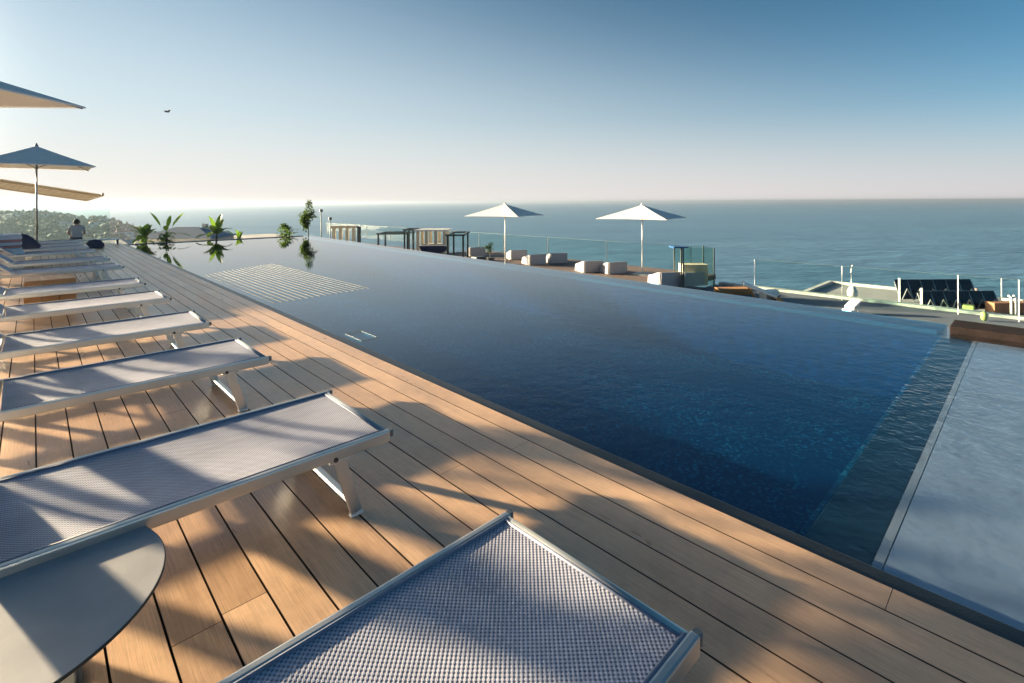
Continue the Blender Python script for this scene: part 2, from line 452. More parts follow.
# glow of the air round the sun itself
d3 = W.n('VectorMath', operation='DOT_PRODUCT'); W.l(nrm.outputs[0], d3.inputs[0]); d3.inputs[1].default_value = S
au = W.math('MULTIPLY', W.math('POWER', W.math('MAXIMUM', d3.outputs['Value'], 0.), 60.), 92. * ks)
auc = W.n('CombineXYZ')
for i, k_ in enumerate((1., .9, .72)): W.l(W.math('MULTIPLY', au, k_), auc.inputs[i])
hz = W.n('VectorMath', operation='ADD'); W.l(hz0, hz.inputs[0]); W.l(auc.outputs[0], hz.inputs[1])
clear = W.mixc(1., sky.outputs[0], SKYT, 'MULTIPLY')
mixed = W.mixc(fac, clear, hz.outputs[0])
wn.links.new(mixed, bgn.inputs[0]); wn.links.new(bgn.outputs[0], wo.inputs[0])
sc.view_settings.view_transform = 'Standard'; sc.view_settings.look = 'None'; sc.view_settings.gamma = 1
sc.view_settings.exposure = EXPO
sc.cycles.use_denoising = True
sc.cycles.max_bounces = 8; sc.cycles.transparent_max_bounces = 16; sc.cycles.volume_bounces = 0
sc.cycles.sample_clamp_indirect = 4

# ------------------------------------------------------------------ deck
PIT = .149; GAP = .0075
DX1 = 2.235; DY0, DY1 = -7.0, 22.6


def make_deck():
    b = MB(); lay = b.bm.faces.layers.float.new('board')
    x1 = DX1; k = 0; n = 0
    edges = [DX1] + [2.098 - PIT * i for i in range(56)]
    for i in range(len(edges) - 1):
        xa = edges[i + 1] + GAP / 2; xb = edges[i] - (GAP / 2 if i else 0)
        r_ = random.Random(100 + i)
        y = DY0 - r_.uniform(0, 3)
        if i == 12: y = 1.89 - 9.0
        while y < DY1:
            L = 3.0 if i == 12 else r_.choice((2.4, 3.6, 3.6, 4.2))
            ya = max(y + .0012, DY0); yb = min(y + L - .0012, DY1)
            if yb - ya > .05:
                before = set(b.bm.faces)
                b.box((xa, ya, -.026), (xb, yb, r_.uniform(-.0006, .0006)))
                new = [f for f in b.bm.faces if f not in before]
                top = max(new, key=lambda f: f.calc_center_median().z)
                es = [e for e in top.edges]
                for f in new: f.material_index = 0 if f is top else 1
                n += 1
                for f in b.bm.faces:
                    if f not in before: f[lay] = n * 1.37
            y += L
    return b


tmp = make_deck()
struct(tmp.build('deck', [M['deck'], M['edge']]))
b = MB(); b.box((-6.4, DY0 - .1, -.30), (DX1 - .03, DY1 - .02, -.034)); struct(b.build('deck_substructure', M['under']))

# ------------------------------------------------------------------ pool
WZ = -.045
PX0, PX1 = 2.37, 7.52; PY0, PY1 = -6.0, 21.7; BY = .475     # BY: pale basin starts before this


def pe(y, d=0.): return 7.62 + .052 * y + d      # the infinity edge runs slightly askew to the deck


# stone strip between boards and water
b = MB(); b.box((DX1 + .002, DY0, -.3), (PX0, PY1 + .15, -.03), bev=.006); struct(b.build('pool_coping', M['coping']))
b = MB(); b.box((PX0 - .1, PY1, -.3), (pe(PY1, -.36), PY1 + .35, -.028), bev=.006); struct(b.build('pool_end_coping', M['coping']))
Y0, Y1 = BY + .25, PY1
# basin: floor and the walls under water
b = MB()
FZ = -.95
b.quad((PX0, Y0, FZ), (pe(Y0, -.35), Y0, FZ), (pe(Y1, -.35), Y1, FZ), (PX0, Y1, FZ))
b.quad((PX0, Y0, FZ), (PX0, Y1, FZ), (PX0, Y1, -.032), (PX0, Y0, -.032))
b.quad((pe(Y0, -.35), Y0, FZ), (PX0, Y0, FZ), (PX0, Y0, WZ - .06), (pe(Y0, -.35), Y0, WZ - .06))
struct(b.build('pool_basin', M['pool']))
b = MB(); b.quad((PX0, Y1, FZ), (pe(Y1, -.35), Y1, FZ), (pe(Y1, -.35), Y1, -.05), (PX0, Y1, -.05))
b.quad((pe(Y1, -.35), Y1, FZ), (pe(Y0, -.35), Y0, FZ), (pe(Y0, -.35), Y0, WZ - .03), (pe(Y1, -.35), Y1, WZ - .03)); struct(b.build('pool_outer_side', M['poolside']))
b = MB(); b.prism([(pe(Y0, -.34), Y0), (pe(Y0, -.005), Y0), (pe(Y1 + .3, -.005), Y1 + .3), (pe(Y1 + .3, -.34), Y1 + .3)], 'z', -1.4, WZ - .012, .01); struct(b.build('pool_weir_wall', M['weir']))
b = MB(); b.prism([(pe(Y0, -.40), Y0 + .05), (pe(Y0, -.352), Y0 + .05), (pe(Y1, -.352), Y1 - .1), (pe(Y1, -.40), Y1 - .1)], 'z', WZ - .06, WZ - .006); struct(b.build('pool_weir_tile_line', M['weirline']))
b = MB(); b.box((PX0 + .002, BY, -1.4), (PX1 - .36, BY + .249, WZ - .056), bev=.008); struct(b.build('pool_dividing_ledge', M['ledge']))
b = MB(); b.box((PX0 + .002, PY0, -.4), (PX1 - .03, BY - .040, WZ - .051)); struct(b.build('shallow_basin_floor', M['pale']))
b = MB(); b.box((PX0 + .002, BY - .036, -.4), (PX1 - .03, BY - .002, WZ - .05)); struct(b.build('shallow_basin_edge_tile', M['paleline']))
b = MB(); nx, ny = 4, 20
b.quad((PX0 - .002, BY + .245, WZ), (pe(BY), BY + .245, WZ), (pe(PY1), PY1 + .001, WZ), (PX0 - .002, PY1 + .001, WZ))
struct(b.build('pool_water', M['water']))
b = MB(); b.quad((PX0 - .002, PY0, WZ), (PX1 - .02, PY0, WZ), (PX1 - .02, BY + .2445, WZ), (PX0 - .002, BY + .2445, WZ)); struct(b.build('shallow_water', M['shallow']))
# outer gutter of the infinity edge
b = MB(); b.prism([(pe(PY0, .0), PY0), (pe(PY0, .25), PY0), (pe(PY1 + .4, .25), PY1 + .4), (pe(PY1 + .4), PY1 + .4)], 'z', -2.4, -.35); struct(b.build('pool_overflow_wall', M['concrete']))

# thin slats at the water line, standing in for a patch of pale ripples
root = empty('ripple_stripes', (2.4, 9.3, WZ), 0, 'pale ripple patch beside the deck edge, built as thin slats at the waterline', 'pool bench')
for k in range(17):
    x = .12 + .098 * k
    y0 = -1.75 + .012 * k; y1 = 2.3 + .06 * k
    b = MB(); b.box((x - .008, y0, -.004), (x + .008, y1, .0025), bev=.0008); b.build('slat', M['slat'], root)
# skimmer frame
p0, p1, p2, p3 = [at(*q, WZ) for q in ((344, 335), (362, 330), (376, 337), (357, 342))]
cx = sum((p.x for p in (p0, p1, p2, p3))) / 4; cy = sum((p.y for p in (p0, p1, p2, p3))) / 4
sk = empty('skimmer_lid', (cx + .02, cy, WZ), 0, 'small pale rectangular skimmer frame just breaking the pool water near the deck', 'skimmer')
b = MB()
for a_, c_ in (((-.1, -.19), (.1, -.172)), ((-.1, .172), (.1, .19)), ((-.1, -.172), (-.085, .172)), ((.085, -.172), (.1, .172))):
    b.box((a_[0], a_[1], -.02), (c_[0], c_[1], .002))
b.build('frame', M['weirline'], sk)
b = MB(); b.box((-.084, -.171, -.03), (.084, .171, -.012)); b.build('lid', M['weir'], sk)

# stone bench at the far end of the shallow basin
b = MB(); b.box((7.18, -6, -.5), (7.62, .66, .03), bev=.015)
tag(b.build('stone_bench', M['beam']), 'long weathered brown stone block closing the far end of the shallow basin', 'stone ledge')

# ------------------------------------------------------------------ hotel body, terraces
b = MB(); b.box((-30, -25, -30), (7.5, 26, -2.45)); b.box((-6.5, -7.2, -2.44), (2.2, 22.7, -.31))
tag(b.build('hotel_building', M['concrete']), 'pale hotel block carrying the wooden deck and the pool', 'building')
b = MB(); b.box((7.78, 8.9, -1.75), (19.8, 23.5, -1.55)); struct(b.build('lower_terrace', M['terrace']))
b = MB(); b.box((7.78, 23.51, -2.1), (19.8, 46, -1.95)); struct(b.build('lower_bar_terrace', M['terrace']))
b = MB(); b.box((2.3, 22.08, -2.4), (11, 23.8, -.46)); struct(b.build('planter_ledge', M['concrete']))
b = MB(); b.box((7.78, -14, -2.11), (19.8, 8.89, -1.95)); struct(b.build('lower_grey_terrace', M['greyfloor']))
b = MB(); b.box((19.82, -14, -2.4), (20.1, 8.8, -1.87), bev=.01)
tag(b.build('white_parapet', M['wallpale']), 'low white parapet along the outer edge of the grey terrace', 'parapet')
b = MB(); b.box((7.8, -14, -30), (19.7, 60, -2.12))
tag(b.build('terrace_block', M['concrete']), 'concrete storey under the lower terrace beyond the infinity edge', 'building')

# ------------------------------------------------------------------ sun loungers
LW = .70; LH = .33; LL = 1.95; HINGE = -1.33; BACK = .80
RAIL_H = .052; RAIL_W = .028


def make_lounger():
    root = empty('sun_lounger')
    hw = LW / 2
    # local x = along the bed (foot edge at x = 0), local y = across
    for s in (-1, 1):
        y = s * (hw - RAIL_W / 2)
        b = MB(); b.box((-LL, y - RAIL_W / 2, LH - RAIL_H), (0, y + RAIL_W / 2, LH), bev=.007); b.build('side_rail', M['alu'], root)
    MB().tube([(-.018, -hw + RAIL_W, LH - .018), (-.018, hw - RAIL_W, LH - .018)], .017, 12).build('foot_tube', M['alu'], root)
    MB().tube([(HINGE, -hw + RAIL_W, LH - .025), (HINGE, hw - RAIL_W, LH - .025)], .012, 10).build('hinge_tube', M['alu'], root)
    for s in (-1, 1):
        MB().lathe([(.011, -.026), (.0135, -.024), (.0135, .002), (.010, .005)], (0.006, s * (hw - .012), LH - .006), 14).build('end_cap', M['capgrey'], root)
    for xt, xf in ((-.245, -.165), (-1.50, -1.60)):
        for s in (-1, 1):
            y = s * (hw - .016)
            b = MB(); b.bar((xt, y, LH - RAIL_H + .002), (xf, y, .012), .02, .052, (1, 0, 0), .003)
            lg = b.build('leg', M['alu'], root)
            f = MB(); f.box((xf - .03, y - .014, 0), (xf + .03, y + .014, .0115), bev=.003); f.build('foot', M['towel'], lg)
            q = MB(); q.box((xt - .045, y - .013, LH - RAIL_H - .014), (xt + .05, y + .013, LH - RAIL_H - .001), bev=.003)
            q.build('bracket', M['alu'], root)
            q = MB(); q.tube([(xt - .02, s * (hw - .02), LH - RAIL_H + .006), (xt - .02, s * (hw + .006), LH - RAIL_H + .006)], .010, 12); q.build('bolt', M['cap'], lg)
        b = MB(); b.bar((xf, -hw + .028, .036), (xf, hw - .028, .036), .046, .016, (.5, 0, 1), .003); b.build('stretcher', M['alu'], root)

    def cloth(x0, x1, z0, sag, nx, ny):
        b = MB(); w = hw - RAIL_W - .001; top = []; bot = []
        for i in range(nx + 1):
            fx = i / nx; x = x0 + (x1 - x0) * fx
            for j in range(ny + 1):
                fy = j / ny; y = -w + 2 * w * fy
                z = z0 - sag * (1 - (2 * fy - 1) ** 2) * math.sin(math.pi * min(1, max(0, fx)) ** .8) ** .6 if 0 < fx < 1 else z0
                top.append(b.bm.verts.new((x, y, z))); bot.append(b.bm.verts.new((x, y, z - .0035)))
        st = ny + 1
        for i in range(nx):
            for j in range(ny):
                q = (i * st + j, (i + 1) * st + j, (i + 1) * st + j + 1, i * st + j + 1)
                f = b.bm.faces.new([top[k] for k in q]); f.smooth = True
                f = b.bm.faces.new([bot[k] for k in reversed(q)]); f.smooth = True
        return b
    cl = cloth(HINGE + .02, -.03, LH - .006, .016, 24, 8).build('sling', M['sling'], root)
    b = MB()
    for s in (-1, 1): b.tube([(HINGE + .02, s * (hw - RAIL_W - .004), LH - .004), (-.02, s * (hw - RAIL_W - .004), LH - .004)], .005, 8)
    b.tube([(-.034, -hw + RAIL_W, LH - .006), (-.034, hw - RAIL_W, LH - .006)], .005, 8)
    b.build('welt', M['cord'], cl)
    # backrest, hinged; built lying along -x from its own origin
    b = MB(); bw = hw - RAIL_W - .02
    for s in (-1, 1): b.box((-BACK, s * bw - .012, -.015), (0, s * bw + .012, .015), bev=.005)
    b.tube([(-BACK, -bw, 0), (-BACK, bw, 0)], .014, 10)
    bk = b.build('backrest', M['alu'], root, (HINGE, 0, LH - .008), (0, R(38), 0))
    b = MB(); b.box((-BACK + .01, -bw + .013, .004), (-.01, bw - .013, .008)); b.build('back_sling', M['sling'], bk)
    return root


proto = make_lounger()
# (foot edge X, near edge Y, backrest angle, yaw, label)
LG = 'sling sun loungers in a row on the deck'
spots = [
    (1.185, .575, 38, .3, 'grey sling sun lounger cut off by the bottom edge, nearest of the row'),
    (1.215, 2.10, 40, -.4, 'grey sling sun lounger half covering the round grey table'),
    (1.185, 3.69, 44, .5, 'sling sun lounger third from the bottom, just beyond the one over the round table'),
    (1.150, 5.13, 42, -.7, 'sling sun lounger fourth from the bottom, second beyond the one over the round table'),
    (1.120, 6.78, 45, .8, 'pink lit sling sun lounger between the fourth lounger and the one before the timber blocks'),
    (1.090, 8.28, 30, -.6, 'sunlit sling sun lounger right in front of the orange timber block table'),
    (1.110, 10.75, 40, 1.2, 'shaded blue sling sun lounger right behind the orange timber block table'),
    (1.080, 12.45, 40, -1., 'sling sun lounger with a bright sunlit strip, second behind the timber block table'),
    (1.060, 14.75, 36, 0, 'blue shaded sun lounger with visible legs, third behind the timber block table'),
    (1.020, 16.3, 42, 0, 'blue shaded sun lounger, fourth behind the timber block table'),
    (1.000, 17.7, 42, 0, 'blue shaded sun lounger, second from the far end of the row'),
    (1.05, 19.1, 35, 0, 'blue shaded sun lounger at the far end of the row, just before the seated person'),
]
for i, (fx, ny, ang, yaw, lab) in enumerate(spots):
    o = proto if i == 0 else copy_tree(proto)
    o.location = (fx, ny + LW / 2, 0); o.rotation_euler = (0, 0, R(yaw))
    tag(o, lab, 'sun lounger', LG)
    for ch in bpy.data.objects:
        if ch.parent == o and ch.name.startswith('backrest'): ch.rotation_euler = (0, R(ang), 0)

# ------------------------------------------------------------------ round table
tz = .30
tc_ = Vector((-.115, 1.955 * 1.0, 0))
tb = empty('round_table', tc_, 0, 'low round grey table with thin black edge tucked under the second lounger', 'table')
tp = MB().lathe([(.40, 0), (.418, .001), (.42, .003), (.42, .0085), (.418, .0105)], (0, 0, tz - .0115), 96, False).build('tabletop', M['tableedge'], tb)
MB().lathe([(.417, 0), (.4165, .0012)], (0, 0, tz - .0012), 96, False).build('top_surface', M['tabletop'], tp)
MB().lathe([(.03, 0), (.03, tz - .03), (.09, tz - .025), (.09, tz - .013)], (0, 0, .012), 20).build('pedestal', M['cap'], tb)
MB().lathe([(.22, 0), (.22, .008), (.2, .012)], (0, 0, 0), 40).build('base_plate', M['cap'], tb)

# ------------------------------------------------------------------ timber block table
blk = empty('timber_block_table', (.18, 9.5, 0), 0, 'orange timber cube table of three thick blocks between two loungers', 'table')
for k in range(3):
    b = MB(); x0 = -.265 + k * .178; b.box((x0, -.27, .0), (x0 + .172, .27, .37), bev=.008); b.build('timber_block', M['block'], blk)


# ------------------------------------------------------------------ parasols
def make_parasol(name, loc, yaw, half, zc, za, zb, polem, label, cat='parasol', group=None, base=True):
    root = empty(name, loc, yaw, label, cat, group)
    zc -= loc[2]; za -= loc[2]
    MB().tube([(0, 0, .03), (0, 0, za - .02)], .024, 12).build('pole', M[polem], root)
    b = MB(); b.box((-.32, -.32, 0), (.32, .32, .07), bev=.015); b.build('base', M['greymetal'], root)
    b = MB(); n = 10
    cor = [Vector((sx * half, sy * half, zc)) for sx, sy in ((-1, -1), (1, -1), (1, 1), (-1, 1))]
    apex = Vector((0, 0, za))
    for q in range(4):
        A, B = cor[q], cor[(q + 1) % 4]; g = []
        for i in range(n + 1):
            fr = i / n; row = []
            for j in range(n + 1):
                fs = j / n
                e = A.lerp(B, fs)
                inward = 1 - .03 * math.sin(math.pi * fs)
                p = apex.lerp(Vector((e.x * inward, e.y * inward, e.z)), max(fr, .02))
                p.z += -.022 * math.sin(math.pi * fr) * (.45 + .55 * math.sin(math.pi * fs)) * half / 1.25 + .012 * fr * math.sin(math.pi * fs)
                row.append(p)
            g.append(row)
        tv = [[b.bm.verts.new(p) for p in row] for row in g]
        bv = [[b.bm.verts.new(p - Vector((0, 0, .004))) for p in row] for row in g]
        for i in range(n):
            for j in range(n):
                f = b.bm.faces.new((tv[i][j], tv[i + 1][j], tv[i + 1][j + 1], tv[i][j + 1])); f.smooth = True
                f = b.bm.faces.new((bv[i][j], bv[i][j + 1], bv[i + 1][j + 1], bv[i + 1][j])); f.smooth = True
        for j in range(n):   # hem
            a, c = tv[n][j].co, tv[n][j + 1].co
            b.quad(a, a - Vector((0, 0, .018)), c - Vector((0, 0, .018)), c)
    can = b.build('canopy', M['canvas'], root)
    MB().lathe([(.05, 0), (.055, .02), (.03, .05), (.012, .1)], (0, 0, za - .01), 14).build('finial', M[polem], can)
    MB().lathe([(.045, 0), (.045, .07)], (0, 0, za - .62 * (za - zc) - .30), 14).build('hub', M[polem], root)
    for q in cor:
        MB().tube([(0, 0, za - .05), (q.x * .985, q.y * .985, q.z - .02)], .012, 6).build('rib', M[polem], root)
        h = Vector((0, 0, za - .62 * (za - zc) - .27)); mid = Vector((0, 0, za - .05)).lerp(Vector((q.x, q.y, q.z - .02)), .5)
        MB().tube([h, mid], .009, 6).build('strut', M[polem], root)
    return root


PGl = 'square parasols between the loungers'; PGr = 'white parasols on the lower terrace'
make_parasol('parasol', (-1.32, 7.5, 0), R(45), 1.25, 2.5, 3.0, 0, 'greymetal', 'parasol at the upper left corner of which only one canopy tip shows', 'parasol', PGl)
make_parasol('parasol', (.10, 20.62, 0), 0, 1.28, 2.5, 3.12, 0, 'greymetal', 'blue shaded square parasol on a grey pole above the far loungers', 'parasol', PGl)


def polar(x, t, z):
    p = far(x, HY, t); p.z = z; return p


make_parasol('parasol', polar(642, 20.0, -1.55), R(13), 1.38, .72, 1.24, 0, 'whitepost', 'white parasol on the lower terrace nearer the glass screen, right of the pair', 'parasol', PGr)
make_parasol('parasol', polar(505, 23.0, -1.55), R(19), 1.34, .76, 1.29, 0, 'whitepost', 'white parasol farther along the lower terrace, left of the pair', 'parasol', PGr)


# ------------------------------------------------------------------ white lounge chairs on the lower terrace
def make_chair():
    root = empty('lounge_chair')
    # faces +y; its back is at -y
    b = MB(); b.prism([(-.34, .0), (.36, .0), (.34, .34), (-.30, .34)], 'x', -.26, .26, .02); b.build('seat', M['chairwhite'], root)
    b = MB(); b.prism([(-.36, 0), (-.24, 0), (-.30, .74), (-.40, .74)], 'x', -.335, .335, .03); b.build('backrest', M['chairwhite'], root)
    for s in (-1, 1):
        b = MB(); b.prism([(-.30, 0), (.36, 0), (.30, .45), (.05, .55), (-.22, .70), (-.36, .74)], 'x', s * .30 - .045, s * .30 + .045, .02); b.build('arm', M['chairwhite'], root)
    b = MB(); b.box((-.25, -.22, .341), (.25, .31, .40), bev=.025); b.build('cushion', M['towel'], root)
    return root


CG = 'white lounge chairs along the lower terrace'
cspots = [(475, 247, -.50, 'white lounge chair left of the far white parasol beside a dark planter'),
          (516, 250, -.51, 'white lounge chair right behind the pole of the far parasol'),
          (534, 255.5, -.56, 'low white lounge chair between the two beside the far parasol pole and its right neighbour'),
          (556, 253, -.51, 'white lounge chair at the right end of the group under the far parasol'),
          (590, 262, -.56, 'white lounge chair left of the pair standing before the near parasol'),
          (614, 262, -.51, 'white lounge chair right of the pair standing before the near parasol'),
          (668, 273.5, -.56, 'white lounge chair between the near parasol pole and the glass screen'),
          (690, 272, -.51, 'white lounge chair touching the glass screen')]
ch0 = make_chair()
for i, (x, y, z, lab) in enumerate(cspots):
    c = ch0 if i == 0 else copy_tree(ch0)
    p = at(x, y, z - .55); c.location = (p.x + .3, p.y + .3, -1.55); c.scale = (1.3, 1.25, .66)
    c.rotation_euler = (0, 0, R(-27 + rnd.uniform(-7, 7)))
    tag(c, lab, 'armchair', CG)


# ------------------------------------------------------------------ glass railings
def railing(name, a, bb, z0, z1, ys, x, postm, label):
    root = empty(name, (x, ys[0], z0), 0, label, 'glass railing')
    for y in ys:
        b = MB(); b.box((-.012, y - ys[0] - .012, 0), (.012, y - ys[0] + .012, z1 - z0), bev=.003); b.build('post', M[postm], root)
    b = MB(); b.box((-.008, .02, z1 - z0 - .008), (.008, ys[-1] - ys[0] - .02, z1 - z0 + .001)); b.build('top_edge', M['railtop'], root)
    for y0, y1 in zip(ys[:-1], ys[1:]):
        b = MB(); b.box((-.006, y0 - ys[0] + .03, .06), (.006, y1 - ys[0] - .03, z1 - z0 - .01)); b.build('glass_panel', M['glass'], root)
    return root


railing('glass_railing', 0, 0, -1.55, -.47, [9.8, 14.0, 17.7, 21.1, 23.3, 27.3, 30, 33.7, 37.4, 41, 45], 19.5, 'post', 'long glass railing with dark posts behind the white parasols')
railing('glass_railing', 0, 0, -1.95, -.80, [-5, -2.4, .35, 1.6, 4.5, 7.3], 19.5, 'whitepost', 'lower glass railing with thin white posts along the grey terrace')
# windscreen at the deck's far end
rt_ = empty('glass_windscreen', (0, 22.9, 0), 0, 'tall clear glass windscreen closing the far end of the deck behind the parasol', 'glass screen')
for k in range(5):
    x1 = 2.02 - k * 1.5; b = MB(); b.box((x1 - 1.49, -.008, .0), (x1, .008, 1.40)); b.build('glass_panel', M['glass'], rt_)
b = MB(); b.box((-5.5, -.03, -.3), (2.02, .03, -.001)); b.build('channel', M['alu'], rt_)
# green glass corner screen on the lower terrace
g0 = at(684, 287, -1.55); ks = empty('glass_corner_screen', (g0.x, g0.y, -1.55), R(-43), 'green tinted glass corner screen with a planter inside beside the chairs', 'glass screen')
HG = 1.33
for lo, hi in (((0, 0, 0), (1.02, .012, HG)), ((0, .9, 0), (1.02, .912, HG)), ((1.0, .02, 0), (1.012, .89, HG))):
    b = MB(); b.box(lo, hi); b.build('glass_panel', M['glass2'], ks)
for x, y in ((-.025, -.01), (1.03, -.01), (1.03, .92), (-.025, .92)):
    b = MB(); b.box((x - .02, y - .02, 0), (x + .02, y + .02, HG), bev=.004); b.build('post', M['darkmetal'], ks)
b = MB(); b.box((.1, .30, 0), (.95, .82, .72)); tag_ = b.build('counter', M['cream'], ks)
pb = empty('blue_awning', (g0.x - .02, g0.y + .02, -1.48), R(-43), 'small flat blue awning on a dark post at the glass corner screen', 'awning')
b = MB(); b.bar((-.06, .0, 0), (-.06, 0, 1.26), .045, .045, (1, 0, 0)); b.build('post', M['darkmetal'], pb)
b = MB(); b.prism([(-.42, 1.28), (.12, 1.28), (.12, 1.32), (-.38, 1.33)], 'y', -.25, .25, .008); b.build('panel', M['blue'], pb)


# ------------------------------------------------------------------ plants
def leaf(b, base, az, el, L, W, droop, n=8, fold=.25, pet=.16):
    d = Vector((math.cos(az) * math.cos(el), math.sin(az) * math.cos(el), math.sin(el)))
    p = Vector(base); side = Vector((-math.sin(az), math.cos(az), 0)); rows = []
    for i in range(n + 1):
        f = i / n
        g = (f - pet) / (1 - pet)
        wd = W * (math.sin(math.pi * (g * .86 + .1)) ** .8) * (1 if f < .98 else .2) if f > pet else .014
        up = side.cross(d)
        if up.z < 0: up = -up
        rows.append((p + side * wd / 2 + up * wd * fold * .5, p.copy(), p - side * wd / 2 + up * wd * fold * .5))
        d = (d + Vector((0, 0, -droop / n)) * (1 + f)).normalized(); p = p + d * (L / n)
    vs = [[b.bm.verts.new(q) for q in r] for r in rows]
    for i in range(n):
        for k in (0, 1):
            f = b.bm.faces.new((vs[i][k], vs[i][k + 1], vs[i + 1][k + 1], vs[i + 1][k])); f.smooth = True; f.material_index = b.mi


def banana(x, t, ztop, zbase, L, W, nl, seed, label, lm='leafA', spread=1., stemh=.5, extra=0, given=()):
    r_ = random.Random(seed); p = polar(x, t, zbase)
    root = empty('banana_plant', p, 0, label, 'plant', 'potted plants beyond the far end of the pool')
    H = ztop - zbase
    MB().lathe([(.2, 0), (.26, .3), (.25, .32)], (0, 0, 0), 18).build('pot', M['pot'], root)
    b = MB(); sh = H * stemh
    b.tube([(0, 0, .25), (.02, 0, sh * .6), (0, .02, sh)], [.05, .04, .025], 8); b.build('stem', M['bark'], root)
    b = MB()
    for k in range(nl):
        az = 2 * math.pi * (k * .382 + r_.uniform(-.05, .05)); el = R(r_.uniform(25, 78)) if k > 1 else R(76)
        leaf(b, (0, 0, sh * r_.uniform(.75, 1.)), az, el, L * r_.uniform(.75, 1.1), W * r_.uniform(.8, 1.15), r_.uniform(.5, 1.5) * spread * (1.2 - el / 1.6))
    for az, el, L_, W_, dr in given:
        leaf(b, (0, 0, sh * .8), R(az), R(el), L_, W_, dr, 12, .25, .42)
    for k in range(extra):
        az = r_.uniform(0, 6.28); leaf(b, (r_.uniform(-.1, .1), r_.uniform(-.1, .1), r_.uniform(.3, sh)), az, R(r_.uniform(10, 60)), L * .45, W * .7, 1.2, 6)
    b.build('foliage', M[lm], root); return root


banana(166, 19.0, .75, -.45, .62, .16, 0, 3, 'tall bird of paradise plant with upright leaves at the far pool corner', 'leafA', .8, .6, 46,
       [(136, 64, 1.12, .17, .35), (-44, 60, 1.15, .19, .3), (-44, 24, .98, .13, .6), (136, 22, 1.0, .12, .5), (60, 70, .9, .16, .4), (-100, 50, .8, .17, .5), (150, 8, .7, .13, .8)])
banana(145, 18.7, .5, -.45, .66, .27, 13, 7, 'squat banana plant left of the tall bird of paradise plant', 'leafA', 1.6, .62, 4)
banana(216, 20.1, .75, -.45, .82, .27, 14, 12, 'bright green banana plant standing alone beyond the pool end', 'leafA', 1.3, .55, 3)
banana(239, 20.7, .25, -.45, .46, .15, 9, 15, 'small low leafy plant right of the bright green banana plant', 'leafA', 1.3, .5, 3)


def shrub(name, x, t, zbase, zlo, zhi, rx, n, leafL, seed, label, cat, lm, trunk=.02, tilt=0):
    r_ = random.Random(seed); p = polar(x, t, zbase); root = empty(name, p, 0, label, cat, 'potted plants beyond the far end of the pool')
    b = MB(); zlo -= zbase; zhi -= zbase
    b.tube([(0, 0, 0), (.02, .01, zlo * .6), (0, 0, (zlo + zhi) / 2)], [trunk * 1.3, trunk, trunk * .5], 8)
    for k in range(5):
        a = r_.uniform(0, 6.28); z = zlo + (zhi - zlo) * r_.uniform(0, .5)
        b.tube([(0, 0, z), (rx * .6 * math.cos(a), rx * .6 * math.sin(a), z + (zhi - zlo) * .3)], [trunk * .5, trunk * .2], 5)
    b.build('trunk', M['bark'], root)
    b = MB()
    clumps = [(r_.uniform(-1, 1), r_.uniform(-1, 1), r_.uniform(.05, .95)) for _ in range(9)]
    for k in range(n):
        c = r_.choice(clumps); f = c[2] + r_.gauss(0, .1)
        prof = math.sin(math.pi * min(.97, max(.05, f))) ** .6
        q = (rx * prof * (c[0] * .55 + r_.gauss(0, .28)) + tilt * (f - .5), rx * prof * (c[1] * .55 + r_.gauss(0, .28)), zlo + (zhi - zlo) * f)
        leaf(b, q, r_.uniform(0, 6.28), R(r_.uniform(-20, 60)), leafL * r_.uniform(.7, 1.2), leafL * .5, .6, 4)
    b.build('crown', M[lm], root)
    MB().lathe([(.17, 0), (.21, .26), (.2, .28)], (0, 0, 0), 16).build('pot', M['pot'], root)
    return root


shrub('small_tree', 308, 22.6, -.46, .20, 1.35, .30, 520, .17, 21, 'slim young tree with narrow dark crown mirrored in the pool', 'tree', 'leafB', .022, .12)
shrub('leafy_shrub', 282, 21.9, -.46, -.25, .42, .46, 300, .16, 22, 'round bushy shrub just left of the slim young tree', 'shrub', 'leafB', .02)
banana(290, 21.6, .35, -.45, .6, .15, 11, 31, 'shrub with strap leaves bending over the pool edge before the round shrub', 'leafA', 2.0, .45, 8)
shrub('potted_shrub', 490, 24, -1.55, -1.0, -.55, .30, 160, .12, 23, 'low dark shrub in a pot near the far parasol pole', 'shrub', 'leafB')

# ------------------------------------------------------------------ awning at far left
A1 = far(-90, 165, 17); B1 = far(103, 194.5, 20.5); C1 = far(85, 200.5, 25.5); D1 = far(-110, 173, 22)
aw = empty('striped_awning', A1, 0, 'beige and brown striped awning stretched out beyond the far parasol', 'awning')
b = MB(); ns = 15
for k in range(ns):
    b.mi = k % 2
    f0, f1 = k / ns, (k + 1) / ns
    P = [A1.lerp(D1, f0), B1.lerp(C1, f0), B1.lerp(C1, f1), A1.lerp(D1, f1)]; P = [p - A1 for p in P]
    dz = Vector((0, 0, .012))
    b.quad(*P); b.quad(*[p - dz for p in reversed(P)])
b.build('canvas', [M['awn_a'], M['awn_b']], aw)
b = MB(); b.bar(B1 - A1, C1 - A1, .07, .13, (0, 0, 1), .01); b.build('front_bar', M['awn_a'], aw)
b = MB(); b.tube([D1 - A1 + Vector((0, 0, .0)), D1 - A1 - Vector((0, 0, 5))], .06, 8); b.tube([Vector((0, 0, 0)), Vector((0, 0, -4))], .06, 8); b.build('support_post', M['greymetal'], aw)
for (p, q) in ((A1.lerp(D1, .1), B1.lerp(C1, .1)), (A1.lerp(D1, .9), B1.lerp(C1, .9))):
    b = MB(); b.bar(p - A1 - Vector((0, 0, .04)), q - A1 - Vector((0, 0, .04)), .04, .05, (0, 0, 1)); b.build('arm', M['awn_a'], aw)


